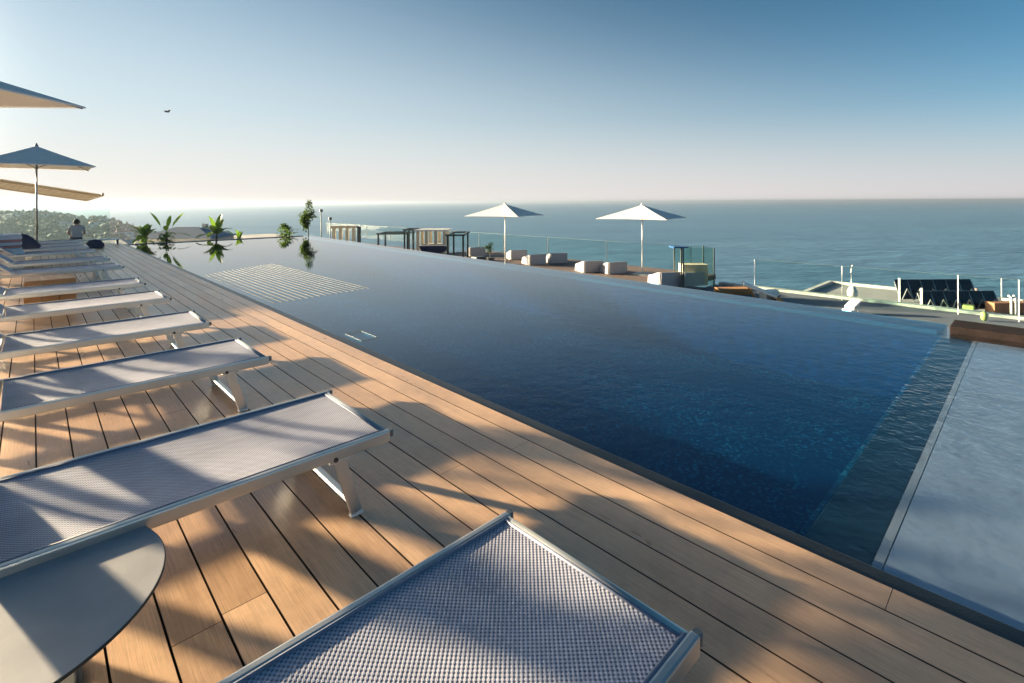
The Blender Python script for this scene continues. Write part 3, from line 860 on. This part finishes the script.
# ------------------------------------------------------------------ awning and banana plants, out of view, added to shade the row
sa = empty('added_shade_awning', (-4.4, 24.5, 0), 0, 'unseen beige canvas awning on posts left of the far loungers, added to shade the far deck', 'awning')
b = MB()
for k in range(13):
    y0 = -7.0 + k * 1.15; z0 = 2.28; b.mi = 0
    b.box((-1.25, y0, z0), (1.25, y0 + 1.149, z0 + .02)); b.box((1.2502, y0, z0 - .24), (1.262, y0 + 1.149, z0 + .02))
b.build('canvas', M['awn_a'], sa)
for y in (-6.8, -2.2, 2.4, 7.0):
    for x in (-1.18, 1.18):
        b = MB(); b.box((x - .04, y - .04, 0), (x + .04, y + .04, 2.279), bev=.005); b.build('post', M['greymetal'], sa)


def shade_banana(x, y, H, seed, label):  # added out of view; crown shaped to throw dappled shade on the loungers
    r_ = random.Random(seed); root = empty('banana_plant', (x, y, 0), 0, label, 'plant', 'unseen banana plants added to shade the loungers')
    MB().lathe([(.15, 0), (.19, .24), (.18, .26)], (0, 0, 0), 20).build('pot', M['pot'], root)
    b = MB()
    for k in range(3): b.tube([(0, 0, .2), (r_.uniform(-.1, .1), r_.uniform(-.1, .1), H * .4), (r_.uniform(-.12, .12), r_.uniform(-.12, .12), H * .72)], [.035, .03, .02], 8)
    b.build('stem', M['bark'], root)
    b = MB()
    for k in range(15):
        leaf(b, (r_.uniform(-.12, .12), r_.uniform(-.12, .12), H * r_.uniform(.60, .72)), k * 2.4 + r_.uniform(-.3, .3), R(r_.uniform(5, 60)), H * r_.uniform(.22, .34), .2 * r_.uniform(.8, 1.3), r_.uniform(.2, .9))
    b.build('foliage', M['leafA'], root)


shade_banana(-1.12, 4.72, 1.85, 41, 'unseen banana plant in a dark pot, added to shade the nearest loungers')
shade_banana(-1.15, 6.3, 1.9, 42, 'unseen banana plant in a dark pot just before the near parasol pole, added for its shade')
shade_banana(-1.25, 8.1, 1.9, 43, 'unseen banana plant in a dark pot right behind the near parasol pole, added for its shade')

# ------------------------------------------------------------------ person on the farthest lounger, seen from behind
def make_person():
    root_p = (1.06, 21.82)
    J = {'pel': (0, 0, .11), 'wai': (0, .0, .28), 'che': (0, .03, .47), 'nek': (0, .03, .60), 'hed': (0, .05, .68), 'top': (0, .05, .78),
         'shL': (-.17, .03, .55), 'elL': (-.23, .12, .31), 'haL': (-.13, .32, .20), 'shR': (.17, .03, .55), 'elR': (.23, .12, .31), 'haR': (.13, .32, .20),
         'hiL': (-.09, .05, .09), 'knL': (-.13, .42, .14), 'anL': (-.13, .60, -.20), 'toL': (-.13, .76, -.27),
         'hiR': (.09, .05, .09), 'knR': (.13, .42, .14), 'anR': (.13, .60, -.20), 'toR': (.13, .76, -.27)}
    E_ = [('pel', 'wai'), ('wai', 'che'), ('che', 'nek'), ('nek', 'hed'), ('hed', 'top'), ('che', 'shL'), ('shL', 'elL'), ('elL', 'haL'), ('che', 'shR'), ('shR', 'elR'), ('elR', 'haR'),
          ('pel', 'hiL'), ('hiL', 'knL'), ('knL', 'anL'), ('anL', 'toL'), ('pel', 'hiR'), ('hiR', 'knR'), ('knR', 'anR'), ('anR', 'toR')]
    rad = dict(pel=(.14, .11), wai=(.135, .10), che=(.16, .11), nek=(.055, .055), hed=(.085, .095), top=(.07, .08), shL=(.07, .065), elL=(.042, .042), haL=(.032, .028), shR=(.07, .065), elR=(.042, .042), haR=(.032, .028),
               hiL=(.09, .09), knL=(.062, .062), anL=(.042, .045), toL=(.035, .03), hiR=(.09, .09), knR=(.062, .062), anR=(.042, .045), toR=(.035, .03))
    ks_ = list(J); me = bpy.data.meshes.new('person'); me.from_pydata([J[k] for k in ks_], [(ks_.index(a), ks_.index(b_)) for a, b_ in E_], [])
    o = bpy.data.objects.new('person', me); COL.objects.link(o)
    md = o.modifiers.new('s', 'SKIN'); o.modifiers.new('d', 'SUBSURF').levels = 2
    for i, k in enumerate(ks_):
        me.skin_vertices[0].data[i].radius = rad[k]; me.skin_vertices[0].data[i].use_root = (k == 'pel')
    dg = bpy.context.evaluated_depsgraph_get(); dg.update()
    m2 = bpy.data.meshes.new_from_object(o.evaluated_get(dg)); bpy.data.objects.remove(o)
    for q in ('skin', 'shirt', 'trousers'): m2.materials.append(M[q])
    for f in m2.polygons:
        c = f.center; f.use_smooth = True
        f.material_index = 1 if (.17 < c.z < .585 and c.y < .2 and not (c.z < .38 and abs(c.x) > .19)) else (2 if c.z <= .17 and c.y < .5 and abs(c.x) < .25 and not (c.y > .25 and c.z > .165) else 0)
    o = bpy.data.objects.new('person', m2); COL.objects.link(o); o.location = (root_p[0], root_p[1], .155); o.scale = (.88, .88, .88)
    b = MB(); bmesh.ops.create_icosphere(b.bm, subdivisions=3, radius=.1)
    for v in b.bm.verts:
        v.co.x *= .92; v.co.y *= 1.05; v.co.z *= 1.12
        v.co += Vector((0, .04, .725))
    bmesh.ops.delete(b.bm, geom=[v for v in b.bm.verts if v.co.y > .075 and v.co.z < .765], context='VERTS')
    for f in b.bm.faces: f.smooth = True
    b.build('hair', M['hair'], o)
    for s in (-1, 1):     # ears, eyes, nose
        pass
    b = MB()
    b.tube([(0, .135, .70), (0, .165, .685)], [.010, .014], 8); b.build('nose', M['skin'], o)
    for s in (-1, 1):
        b = MB(); b.tube([(s * .085, .045, .70), (s * .098, .04, .72)], [.018, .022], 8); b.build('ear', M['skin'], o)
        b = MB(); b.tube([(s * .033, .135, .715), (s * .033, .142, .715)], [.011, .008], 8); b.build('eye', M['hair'], o)
    return tag(o, 'dark haired person in pale grey shirt sitting on the low bench at the deck end', 'person')


make_person()

# ------------------------------------------------------------------ clutter at the far left of the deck
def pos(x, y, z): return at(x, y, z)


st = empty('towel_stack', (-.42, 15.4, 0), 0, 'stack of folded white and pink towels on a low table at the left edge', 'towels')
b = MB()
b.box((-.3, -.25, 0), (.3, .25, .38), bev=.01); b.build('side_table', M['white'], st)
zz = .381
for k in range(6):
    h = .062; b = MB(); b.box((-.26 + .01 * (k % 3), -.2, zz), (.26 - .012 * (k % 2), .2, zz + h - .002), bev=.02); b.build('folded_towel', M['pink' if k in (1, 3) else 'towel'], st); zz += h
nv = MB(); nv.prism([(-.28, .0), (.3, .0), (.17, .20), (-.02, .36), (-.12, .36)], 'y', -.3, .3, .04)
tag(nv.build('navy_cushion', M['navy'], None, (-.12, 16.6, .345)), 'navy wedge cushion lying on a far lounger beside the towels', 'cushion')
bn = empty('low_bench', (1.62, 21.9, 0), 0, 'low dark bench with pale top at the far end of the deck', 'bench')
b = MB(); b.box((-.95, -.18, .15), (.55, .18, .20), bev=.008); b.build('seat', M['white'], bn)
for x in (-.88, .46):
    b = MB(); b.box((x, -.15, 0), (x + .06, .15, .149)); b.build('leg', M['cap'], bn)
bg_ = MB(); bg_.prism([(-.24, 0), (.24, 0), (.20, .20), (.08, .27), (-.1, .27), (-.2, .22)], 'y', -.16, .16, .04)
tag(bg_.build('beach_bag', M['navy'], None, (1.42, 20.4, .002)), 'blue beach bag standing on the deck by the farthest lounger', 'bag')

# ------------------------------------------------------------------ far-left and middle background buildings
def hip_house(p, rz, lx, ly, hw_, hr, label, wall='wallpale', roof='bluegrey', depth=4, cat='house', windows=3, group=None):
    root = empty('house', p, rz, label, cat, group)
    b = MB(); b.box((-lx / 2, -ly / 2, -depth), (lx / 2, ly / 2, hw_)); b.build('wall', M[wall], root)
    b = MB(); o = .3; r0 = [(-lx / 2 - o, -ly / 2 - o), (lx / 2 + o, -ly / 2 - o), (lx / 2 + o, ly / 2 + o), (-lx / 2 - o, ly / 2 + o)]
    k = min(lx, ly) / 2; A = Vector((-max(lx / 2 - k, 0.01), 0, hw_ + hr)); B = Vector((max(lx / 2 - k, .01), 0, hw_ + hr)); v = [Vector((*q, hw_ + .004)) for q in r0]
    b.quad(v[0], v[1], B, A); b.quad(v[2], v[3], A, B)
    b.bm.faces.new([b.bm.verts.new(q) for q in (v[1], v[2], B)]); b.bm.faces.new([b.bm.verts.new(q) for q in (v[3], v[0], A)]); b.quad(v[3], v[2], v[1], v[0])
    rf = b.build('roof', M[roof], root)
    b = MB(); b.box((lx * .2, .1, hw_ + hr * .4), (lx * .2 + .06 * lx, .1 + .06 * lx, hw_ + hr * 1.3)); b.build('chimney', M[wall], rf)
    for k in range(windows):
        x = -lx / 2 + lx * (k + .5) / windows
        for s in (-1, 1):
            b = MB(); b.box((x - .45, s * ly / 2 - .03, hw_ - 1.9), (x + .45, s * ly / 2 + .03, hw_ - .6)); b.build('window', M['cap'], root)
    return root


hip_house(polar(187, 34, -2.4), R(-40), 4.6, 3.2, 1.5, .68, 'building with blue grey hipped roof behind the plants at the far pool end')
bl = MB(); bl.box((-1.6, -.6, -.6), (1.6, .6, 0), bev=.03)
tag(bl.build('blue_tank', M['blue'], None, polar(203, 26, -.72), (0, 0, -TH)), 'long blue tank top just below the blue grey hipped roof', 'tank')
b = MB()
rt2 = empty('cream_colonnade', polar(343, 30, -2.2), R(-35), 'cream colonnade of four pillars at the pool corner with sea behind', 'pergola')
for k in range(4):
    b = MB(); b.box((-.62 + k * .38, -.1, 0), (-.44 + k * .38, .1, 2.05), bev=.01); b.build('pillar', M['cream'], rt2)
b = MB(); b.box((-.7, -.14, 2.051), (.8, .14, 2.2), bev=.01); b.build('lintel', M['cream'], rt2)
b = MB(); b.box((.82, -.12, 0), (1.02, .12, 2.15), bev=.05); b.build('end_post', M['darkmetal'], rt2)
hip_house(polar(365, 33, -2.6), R(-40), 4.4, 3, .35, .55, 'low shed with dark blue grey roof right of the cream colonnade', 'cream', 'bluegrey', 4, 'shed', 2)


def pergola(x, t, w_, d_, h, z, rz, label, mat='darkmetal'):
    root = empty('pergola', polar(x, t, z), rz, label, 'pergola', 'pergola frames on the lower terrace')
    for sx in (-1, 1):
        for sy in (-1, 1):
            b = MB(); b.box((sx * w_ / 2 - .045, sy * d_ / 2 - .045, 0), (sx * w_ / 2 + .045, sy * d_ / 2 + .045, h), bev=.006); b.build('post', M[mat], root)
    b = MB()
    for sy in (-1, 1): b.box((-w_ / 2 - .1, sy * d_ / 2 - .055, h + .001), (w_ / 2 + .1, sy * d_ / 2 + .055, h + .085))
    for sx in (-1, 1): b.box((sx * w_ / 2 - .05, -d_ / 2 + .06, h + .01), (sx * w_ / 2 + .05, d_ / 2 - .06, h + .08))
    b.build('top_frame', M[mat], root)
    return root


pergola(396, 30, 1.7, 1.6, 1.45, -1.94, R(-44), 'small dark pergola frame at the left of the terrace frames')
pergola(458, 25.5, .75, 2.4, 1.68, -1.94, R(-44), 'dark pergola frame right of the cream kiosk, nearest the far parasol')
pergola(411, 29, .5, 1.2, 1.72, -1.94, R(-44), 'narrow tall dark frame between the small pergola and the cream kiosk')
kk = empty('cream_kiosk', polar(433, 29, -1.94), R(-44), 'cream open kiosk with square columns and slatted roof among the pergolas', 'kiosk')
for sx in (-1, -.35, .35, 1):
    for sy in (-1, 1):
        b = MB(); b.box((sx * .75 - .08, sy * .7 - .08, 0), (sx * .75 + .08, sy * .7 + .08, 1.68), bev=.01); b.build('column', M['cream'], kk)
b = MB()
for k in range(9): b.box((-.95, -.85 + k * .2, 1.681), (.95, -.78 + k * .2, 1.77))
b.build('roof_slats', M['whitepaint'], kk)
b = MB(); b.box((-.6, -.3, 0), (.6, .3, .95), bev=.02); b.build('counter', M['wallpale'], kk)
pl = MB(); pl.prism([(-.75, .42), (.75, .42), (.62, .15), (.35, .0), (-.35, .0), (-.62, .15)], 'y', -.3, .3, .03)
tag(pl.build('dark_planter', M['navy'], None, polar(434, 26, -1.28), (0, 0, R(-44))), 'long dark boat shaped trough in front of the cream kiosk', 'planter')
bx = MB(); bx.box((-.32, -.2, 0), (.32, .2, .26), bev=.03)
tag(bx.build('black_crate', M['cap'], None, (*at(479, 259, -1.4).xy, -1.54)), 'flat black box beside the leftmost white lounge chair', 'box')

# white slanted sunbeds on the grey terrace
def slant(x, y, z, rz, L, H, label, mats):
    p = at(x, y, z); root = empty('slanted_sunbed', (p.x, p.y, -1.95), rz, label, 'sunbed', 'white slanted sunbeds on the grey terrace')
    b = MB(); b.prism([(-L / 2, .12), (L / 2, .12 + H), (L / 2, .2 + H), (-L / 2, .2)], 'y', -.3, .3, .012); b.build('panel', M[mats[0]], root)
    for s in (-1, 1):
        b = MB(); b.bar((L * .3, s * .24, .1 + H * .75), (L * .1, s * .24, 0), .04, .04); b.build('leg', M[mats[1]], root)
    b = MB(); b.box((-L / 2 - .16, -.28, .02), (-L / 2 + .02, .28, .12), bev=.01); b.build('base', M[mats[1]], root)
    return root


slant(759, 288, -1.55, R(120), 1.0, .38, 'white slanted sunbed panel with orange timber base right of the glass screen', ('white', 'block'))
slant(853, 306, -1.75, R(-25), .5, .2, 'white slanted sunbed panel on the grey terrace below the chimney', ('white', 'whitepost')).scale = (.62, .5, 1)
wd = MB(); wd.box((-.6, -.22, 0), (.6, .22, .22), bev=.02)
p = at(733, 287, -1.7); tag(wd.build('orange_planter', M['block'], None, (p.x, p.y, -1.95), (0, 0, R(-40))), 'long orange timber planter between the glass screen and the first slanted sunbed', 'planter')
lw = MB(); lw.box((-.3, -.15, 0), (.3, .15, .3), bev=.02)
p = at(769, 294.5, -1.8); tag(lw.build('white_step', M['white'], None, (p.x, p.y, -1.95), (0, 0, R(-20))), 'short low white step on the grey terrace beside the pool edge', 'step')

# ------------------------------------------------------------------ right: lower roofs
def slabhouse(name, lo, hi, mat, label, par=.16):
    root = empty(name, ((lo[0] + hi[0]) / 2, (lo[1] + hi[1]) / 2, hi[2]), 0, label, 'building')
    cx, cy = (lo[0] + hi[0]) / 2, (lo[1] + hi[1]) / 2; hx, hy = (hi[0] - lo[0]) / 2, (hi[1] - lo[1]) / 2
    b = MB(); b.box((-hx, -hy, lo[2] - hi[2]), (hx, hy, 0)); b.build('wall', M[mat], root)
    b = MB()
    for q in (((-hx, -hy), (hx, -hy + .2)), ((-hx, hy - .2), (hx, hy)), ((-hx, -hy + .2), (-hx + .2, hy - .2)), ((hx - .2, -hy + .2), (hx, hy - .2))):
        b.box((q[0][0] - .02, q[0][1] - .02, .003), (q[1][0] + .02, q[1][1] + .02, par))
    b.build('parapet', M['wallpale'], root)
    return root


slabhouse('flat_roof_building', (24, -20, -30), (38, 9.5, -4.07), 'concrete', 'grey flat roofed building with white parapet carrying the solar racks')
slabhouse('flat_roof_building', (20.7, -20, -30), (22.6, 4.6, -2.45), 'greyfloor', 'narrow grey roof with pale edge just beyond the grey terrace')


def solar(x0, x1, yb, t, zb, hh, label):
    a = polar(x0, t, zb); c = polar(x1, t, zb); d = (c - a); L = d.length; rz = math.atan2(d.y, d.x)
    root = empty('solar_rack', (a + c) / 2, rz, label, 'solar panels', 'solar racks on the flat roof')
    n = 6
    for k in range(n):
        xa = -L / 2 + L * k / n + .02; xb = -L / 2 + L * (k + 1) / n - .02
        b = MB(); b.prism([(-.05, .12), (.0, .12), (hh * .35, hh), (hh * .35 - .05, hh)], 'x', xa, xb); b.build('panel', M['solar'], root)
    b = MB()
    for k in range(n + 1):
        x = -L / 2 + L * k / n; b.bar((x, -.12, 0), (x, hh * .3, hh * .9), .05, .05); 
        if k < n:
            b.bar((x + .05, -.13, .1), (x + L / n * .5, -.10, hh * .62), .035, .035); b.bar((x + L / n * .5, -.10, hh * .62), (x + L / n - .05, -.13, .1), .035, .035)
    b.build('frame', M['greymetal'], root)
    return root


solar(899, 976, 0, 27.0, -4.06, 1.12, 'black solar rack standing farther back on the flat roof')
solar(922, 999, 0, 24.5, -4.06, .95, 'black solar rack standing nearer on the flat roof, lower and farther right')
for i, (x, y0, y1, t, lab) in enumerate(((899, 278, 303, 26.5, 'white roof post at the left end of the solar racks'), (921, 288, 303, 24.2, 'shorter white roof post in front of the racks'),
                                         (1001, 278, 284, 60, 'thin white mast at the right margin standing before the sea'))):
    z0 = far(x, y0, t).z; zb_ = -4.06 if t < 50 else z0 - 8
    b = MB(); b.box((-.045, -.045, 0), (.045, .045, z0 - zb_), bev=.004)
    tag(b.build('roof_post', M['whitepaint'], None, polar(x, t, zb_)), lab, 'post', 'white posts on the roofs')


def chimney(x, ytop, t, zb, label, cap='whitepaint', w_=.34, body='whitepaint', ant=False):
    p = polar(x, t, zb); zt = far(x, ytop, t).z - zb
    root = empty('chimney', p, R(-30), label, 'chimney', 'chimneys on the lower roofs')
    b = MB(); b.box((-w_ / 2, -w_ / 2, 0), (w_ / 2, w_ / 2, zt * .62), bev=.01); b.build('stack', M[body], root)
    MB().lathe([(w_ * .4, 0), (w_ * .6, .05), (w_ * .62, zt * .18), (w_ * .3, zt * .34)], (0, 0, zt * .63), 14).build('cowl', M[cap], root)
    return root


chimney(852, 285, 23.5, -4.06, 'white chimney with round cowl below the weather mast')
chimney(975, 288, 27.6, -4.06, 'chimney with pale pink cowl right of the solar racks', 'pinkpale', .3, 'rust')
wmst = empty('weather_mast', polar(851, 24.2, -4.06), 0, 'thin mast with a white weather vane rising behind the white chimney', 'mast')
zt = far(853, 266, 24.2).z + 4.06
b = MB(); b.tube([(0, 0, 0), (0, 0, zt)], .018, 6); b.build('pole', M['greymetal'], wmst)
b = MB(); b.prism([(-.12, zt - .3), (.02, zt - .32), (.14, zt + .04), (.02, zt - .06)], 'y', -.02, .02); b.build('vane', M['white'], wmst)
lb = MB(); lb.box((-.22, -.2, 0), (.22, .2, .5), bev=.03)
tag(lb.build('lime_bin', M['lime'], None, polar(968, 23.6, -4.06)), 'lime green bin standing beside the chimney with pink cowl', 'bin')
lb = MB(); lb.lathe([(.03, 0), (.07, .05), (.075, .2), (.03, .25)], (0, 0, 0), 12)
p = at(984, 317, -1.85); tag(lb.build('lime_bag', M['lime'], None, (p.x, p.y, -1.95)), 'small lime green bag on the grey terrace behind the stone ledge', 'bag')
for i, (x, w_, lab) in enumerate(((1008, .9, 'orange brick kerb on the lower roof at the right margin'),)):
    b = MB(); b.box((-w_, -.25, 0), (w_, .25, .55), bev=.02); tag(b.build('brick_kerb', M['rust'], None, polar(x, 24, -4.06), (0, 0, -TH)), lab, 'kerb')
for i, x in enumerate((1011, 1016)):
    b = MB(); b.tube([(0, 0, 0), (0, 0, .95), (.1, .1, 1.02)], .05, 8)
    tag(b.build('vent_pipe', M['white'], None, polar(x, 23, -4.06)), 'white vent pipe, one of two beside the brick kerb on the lower roof', 'pipe', 'white vent pipes at the right margin')

# ------------------------------------------------------------------ sea, shore, hills
SEA = -30.0
b = MB()
NR = 96
rings = [0, 300, 900, 2500, 8000, 20000, 45000]
prev = [b.bm.verts.new((0, 0, SEA))]
for r_ in rings[1:]:
    cur = [b.bm.verts.new((r_ * math.cos(2 * math.pi * k / NR), r_ * math.sin(2 * math.pi * k / NR), SEA)) for k in range(NR)]
    for k in range(NR):
        if len(prev) == 1: b.bm.faces.new((prev[0], cur[k], cur[(k + 1) % NR]))
        else: b.bm.faces.new((prev[k], cur[k], cur[(k + 1) % NR], prev[(k + 1) % NR]))
    prev = cur
struct(b.build('sea', M['sea']))
# land under the hotel
b = MB(); b.prism([(-60, -60), (45, -60), (42, 10), (30, 60), (-5, 95), (-60, 95)], 'z', SEA - 2, SEA + 4)
struct(b.build('ground', M['land']))


def hills():
    """headland to the left: a ridge running away from the shore, height by distance along it"""
    b = MB(); nx, ny = 90, 26; vs = []
    ridge = [(-160, 212), (-60, 211), (0, 215), (20, 214.5), (40, 213.5), (55, 216), (72, 220), (88, 221), (104, 221), (118, 224), (132, 229), (150, 236), (175, 243)]
    for i in range(nx + 1):
        x = -160 + 335 * i / nx
        for (xa, ya), (xb, yb) in zip(ridge[:-1], ridge[1:]):
            if xa <= x <= xb: y = ya + (yb - ya) * (x - xa) / (xb - xa)
        for j in range(ny + 1):
            f = j / ny; t = 300 + 420 * f
            tp = 520
            h = far(x, y, tp).z - SEA
            prof = max(0., math.sin(math.pi * f)) ** .8
            p = polar(x, t, SEA - 1.5 + (h + 1.5) * prof * (1 + .05 * math.sin(i * .9 + j)))
            vs.append(b.bm.verts.new(p))
    for i in range(nx):
        for j in range(ny):
            f = b.bm.faces.new((vs[i * (ny + 1) + j], vs[(i + 1) * (ny + 1) + j], vs[(i + 1) * (ny + 1) + j + 1], vs[i * (ny + 1) + j + 1])); f.smooth = True
    return b, ridge


hb, ridge = hills()
hill = struct(hb.build('headland', M['land']))
# tree cover (stuff): leafy clumps over the headland
from mathutils.bvhtree import BVHTree
dg = bpy.context.evaluated_depsgraph_get(); bvh = BVHTree.FromObject(hill, dg)
b = MB(); r_ = random.Random(5); made = 0
while made < 520:
    x = r_.uniform(-60, 140); t = r_.uniform(320, 560); p = polar(x, t, 60)
    hit = bvh.ray_cast(p, Vector((0, 0, -1)))
    if hit[0] is None or hit[0].z < SEA + 1: continue
    made += 1; s_ = r_.uniform(1.6, 4.2); c0 = hit[0] + Vector((0, 0, s_ * .5))
    for k in range(16):
        d = Vector((r_.gauss(0, 1), r_.gauss(0, 1), r_.gauss(0, .8))).normalized() * s_ * r_.uniform(.5, 1)
        q = c0 + d; a = Vector((r_.gauss(0, 1), r_.gauss(0, 1), r_.gauss(0, 1))).normalized() * s_ * .42; e = a.cross(d).normalized() * s_ * .42
        b.quad(q - a - e * .5, q + e, q + a - e * .4, q - e)
tag(b.build('headland_trees', M['hilltree']), 'hazy dark green trees covering the headland behind the glass windscreen', 'trees', None, 'stuff')
hs = [(28, 470), (44, 430), (62, 400), (96, 420), (104, 460), (122, 380), (14, 440)]
for i, (x, t) in enumerate(hs):
    p = polar(x, t, 60); hit = bvh.ray_cast(p, Vector((0, 0, -1)))
    z = hit[0].z if hit[0] else SEA
    hip_house((p.x, p.y, z), R(-40 + 13 * i), 9 + i % 3 * 2, 7, 3.6 + (i % 2) * 1.6, 1.6,
              ['pale house high on the wooded headland left of the parasol pole', 'pale house on the headland right of the parasol pole', 'pale house on the headland left of the seated person', 'pale house just right of the seated person on the headland', 'second pale house right of the seated person, higher on the headland', 'pale house at the low tip of the headland', 'leftmost pale house on the headland'][i],
              'wallpale', 'rust' if i % 2 else 'bluegrey', 3, 'house', 2, 'houses on the wooded headland')
# near left neighbours below the deck end
hip_house(polar(118, 45, -3.2), R(-30), 3.2, 4, 1.0, .5, 'small pale roof pavilion beyond the low bench at the deck end', 'cream', 'wallpale', 6, 'pavilion', 2)
slabhouse('flat_roof_building', (-4, 27, -30), (13, 62, -6.5), 'wallpale', 'pale flat roofed building just beyond the plants at the far pool end')
for i, (x, y0, t, lab) in enumerate(((321, 210, 40, 'thin dark mast rising right of the slim young tree'), (330, 218, 40, 'shorter thin mast left of the cream colonnade'), (117, 226, 60, 'short dark mast on the pavilion roof'))):
    z0 = far(x, y0, t).z; b = MB(); b.tube([(0, 0, 0), (0, 0, z0 + 2.9)], .035, 6); b.box((-.12, -.06, z0 + 2.75), (.12, .06, z0 + 2.95))
    tag(b.build('roof_mast', M['darkmetal'], None, polar(x, t, -2.9)), lab, 'mast', 'thin masts beyond the pool end')

# ------------------------------------------------------------------ bird and ship
bp = far(167, 112, 45); br = empty('gull', bp, R(20), 'small dark gull flying in the pale sky above the plants', 'bird')
b = MB(); b.tube([(-.22, 0, 0), (-.12, 0, .01), (.0, 0, .02), (.14, 0, .03), (.24, 0, .04)], [.012, .055, .07, .05, .012], 10)
bd = b.build('body', M['bird'], br)
for s in (-1, 1):
    b = MB(); pts = [(.08, s * .05, .04), (.10, s * .28, .16), (.02, s * .55, .12)]
    for (p, q, w0, w1) in ((pts[0], pts[1], .14, .12), (pts[1], pts[2], .12, .03)):
        p = Vector(p); q = Vector(q)
        for dz in (0, -.012):
            b.quad(p + Vector((w0 / 2, 0, dz)), q + Vector((w1 / 2, 0, dz)), q + Vector((-w1, 0, dz)), p + Vector((-w0, 0, dz)))
    b.build('wing', M['bird'], br)
sp = polar(198, 3200, SEA); sh = empty('ship', sp, R(-40), 'tiny dark ship on the hazy sea above the plants', 'ship')
b = MB(); b.prism([(-14, 0), (13, 0), (18, 4), (-15, 4)], 'y', -3, 3); b.build('hull', M['darkmetal'], sh)
b = MB(); b.box((-12, -2.5, 4.01), (-5, 2.5, 9)); b.box((-9, -.4, 9), (-8, .4, 14)); b.build('superstructure', M['wallpale'], sh)

# ------------------------------------------------------------------ haze
HZ = True
if HZ:
    b = MB(); b.box((-60000, -60000, SEA - 3.2), (60000, 60000, 8))
    mt, nt, out = nmat('sea_haze'); N = NT(nt)
    v = N.n('VolumePrincipled'); v.inputs['Color'].default_value = (.33, .40, .51, 1); v.inputs['Density'].default_value = .00021; v.inputs['Anisotropy'].default_value = .45
    N.l(v.outputs[0], out.inputs['Volume'])
    tag(b.build('haze', mt), None, None, None, 'stuff')
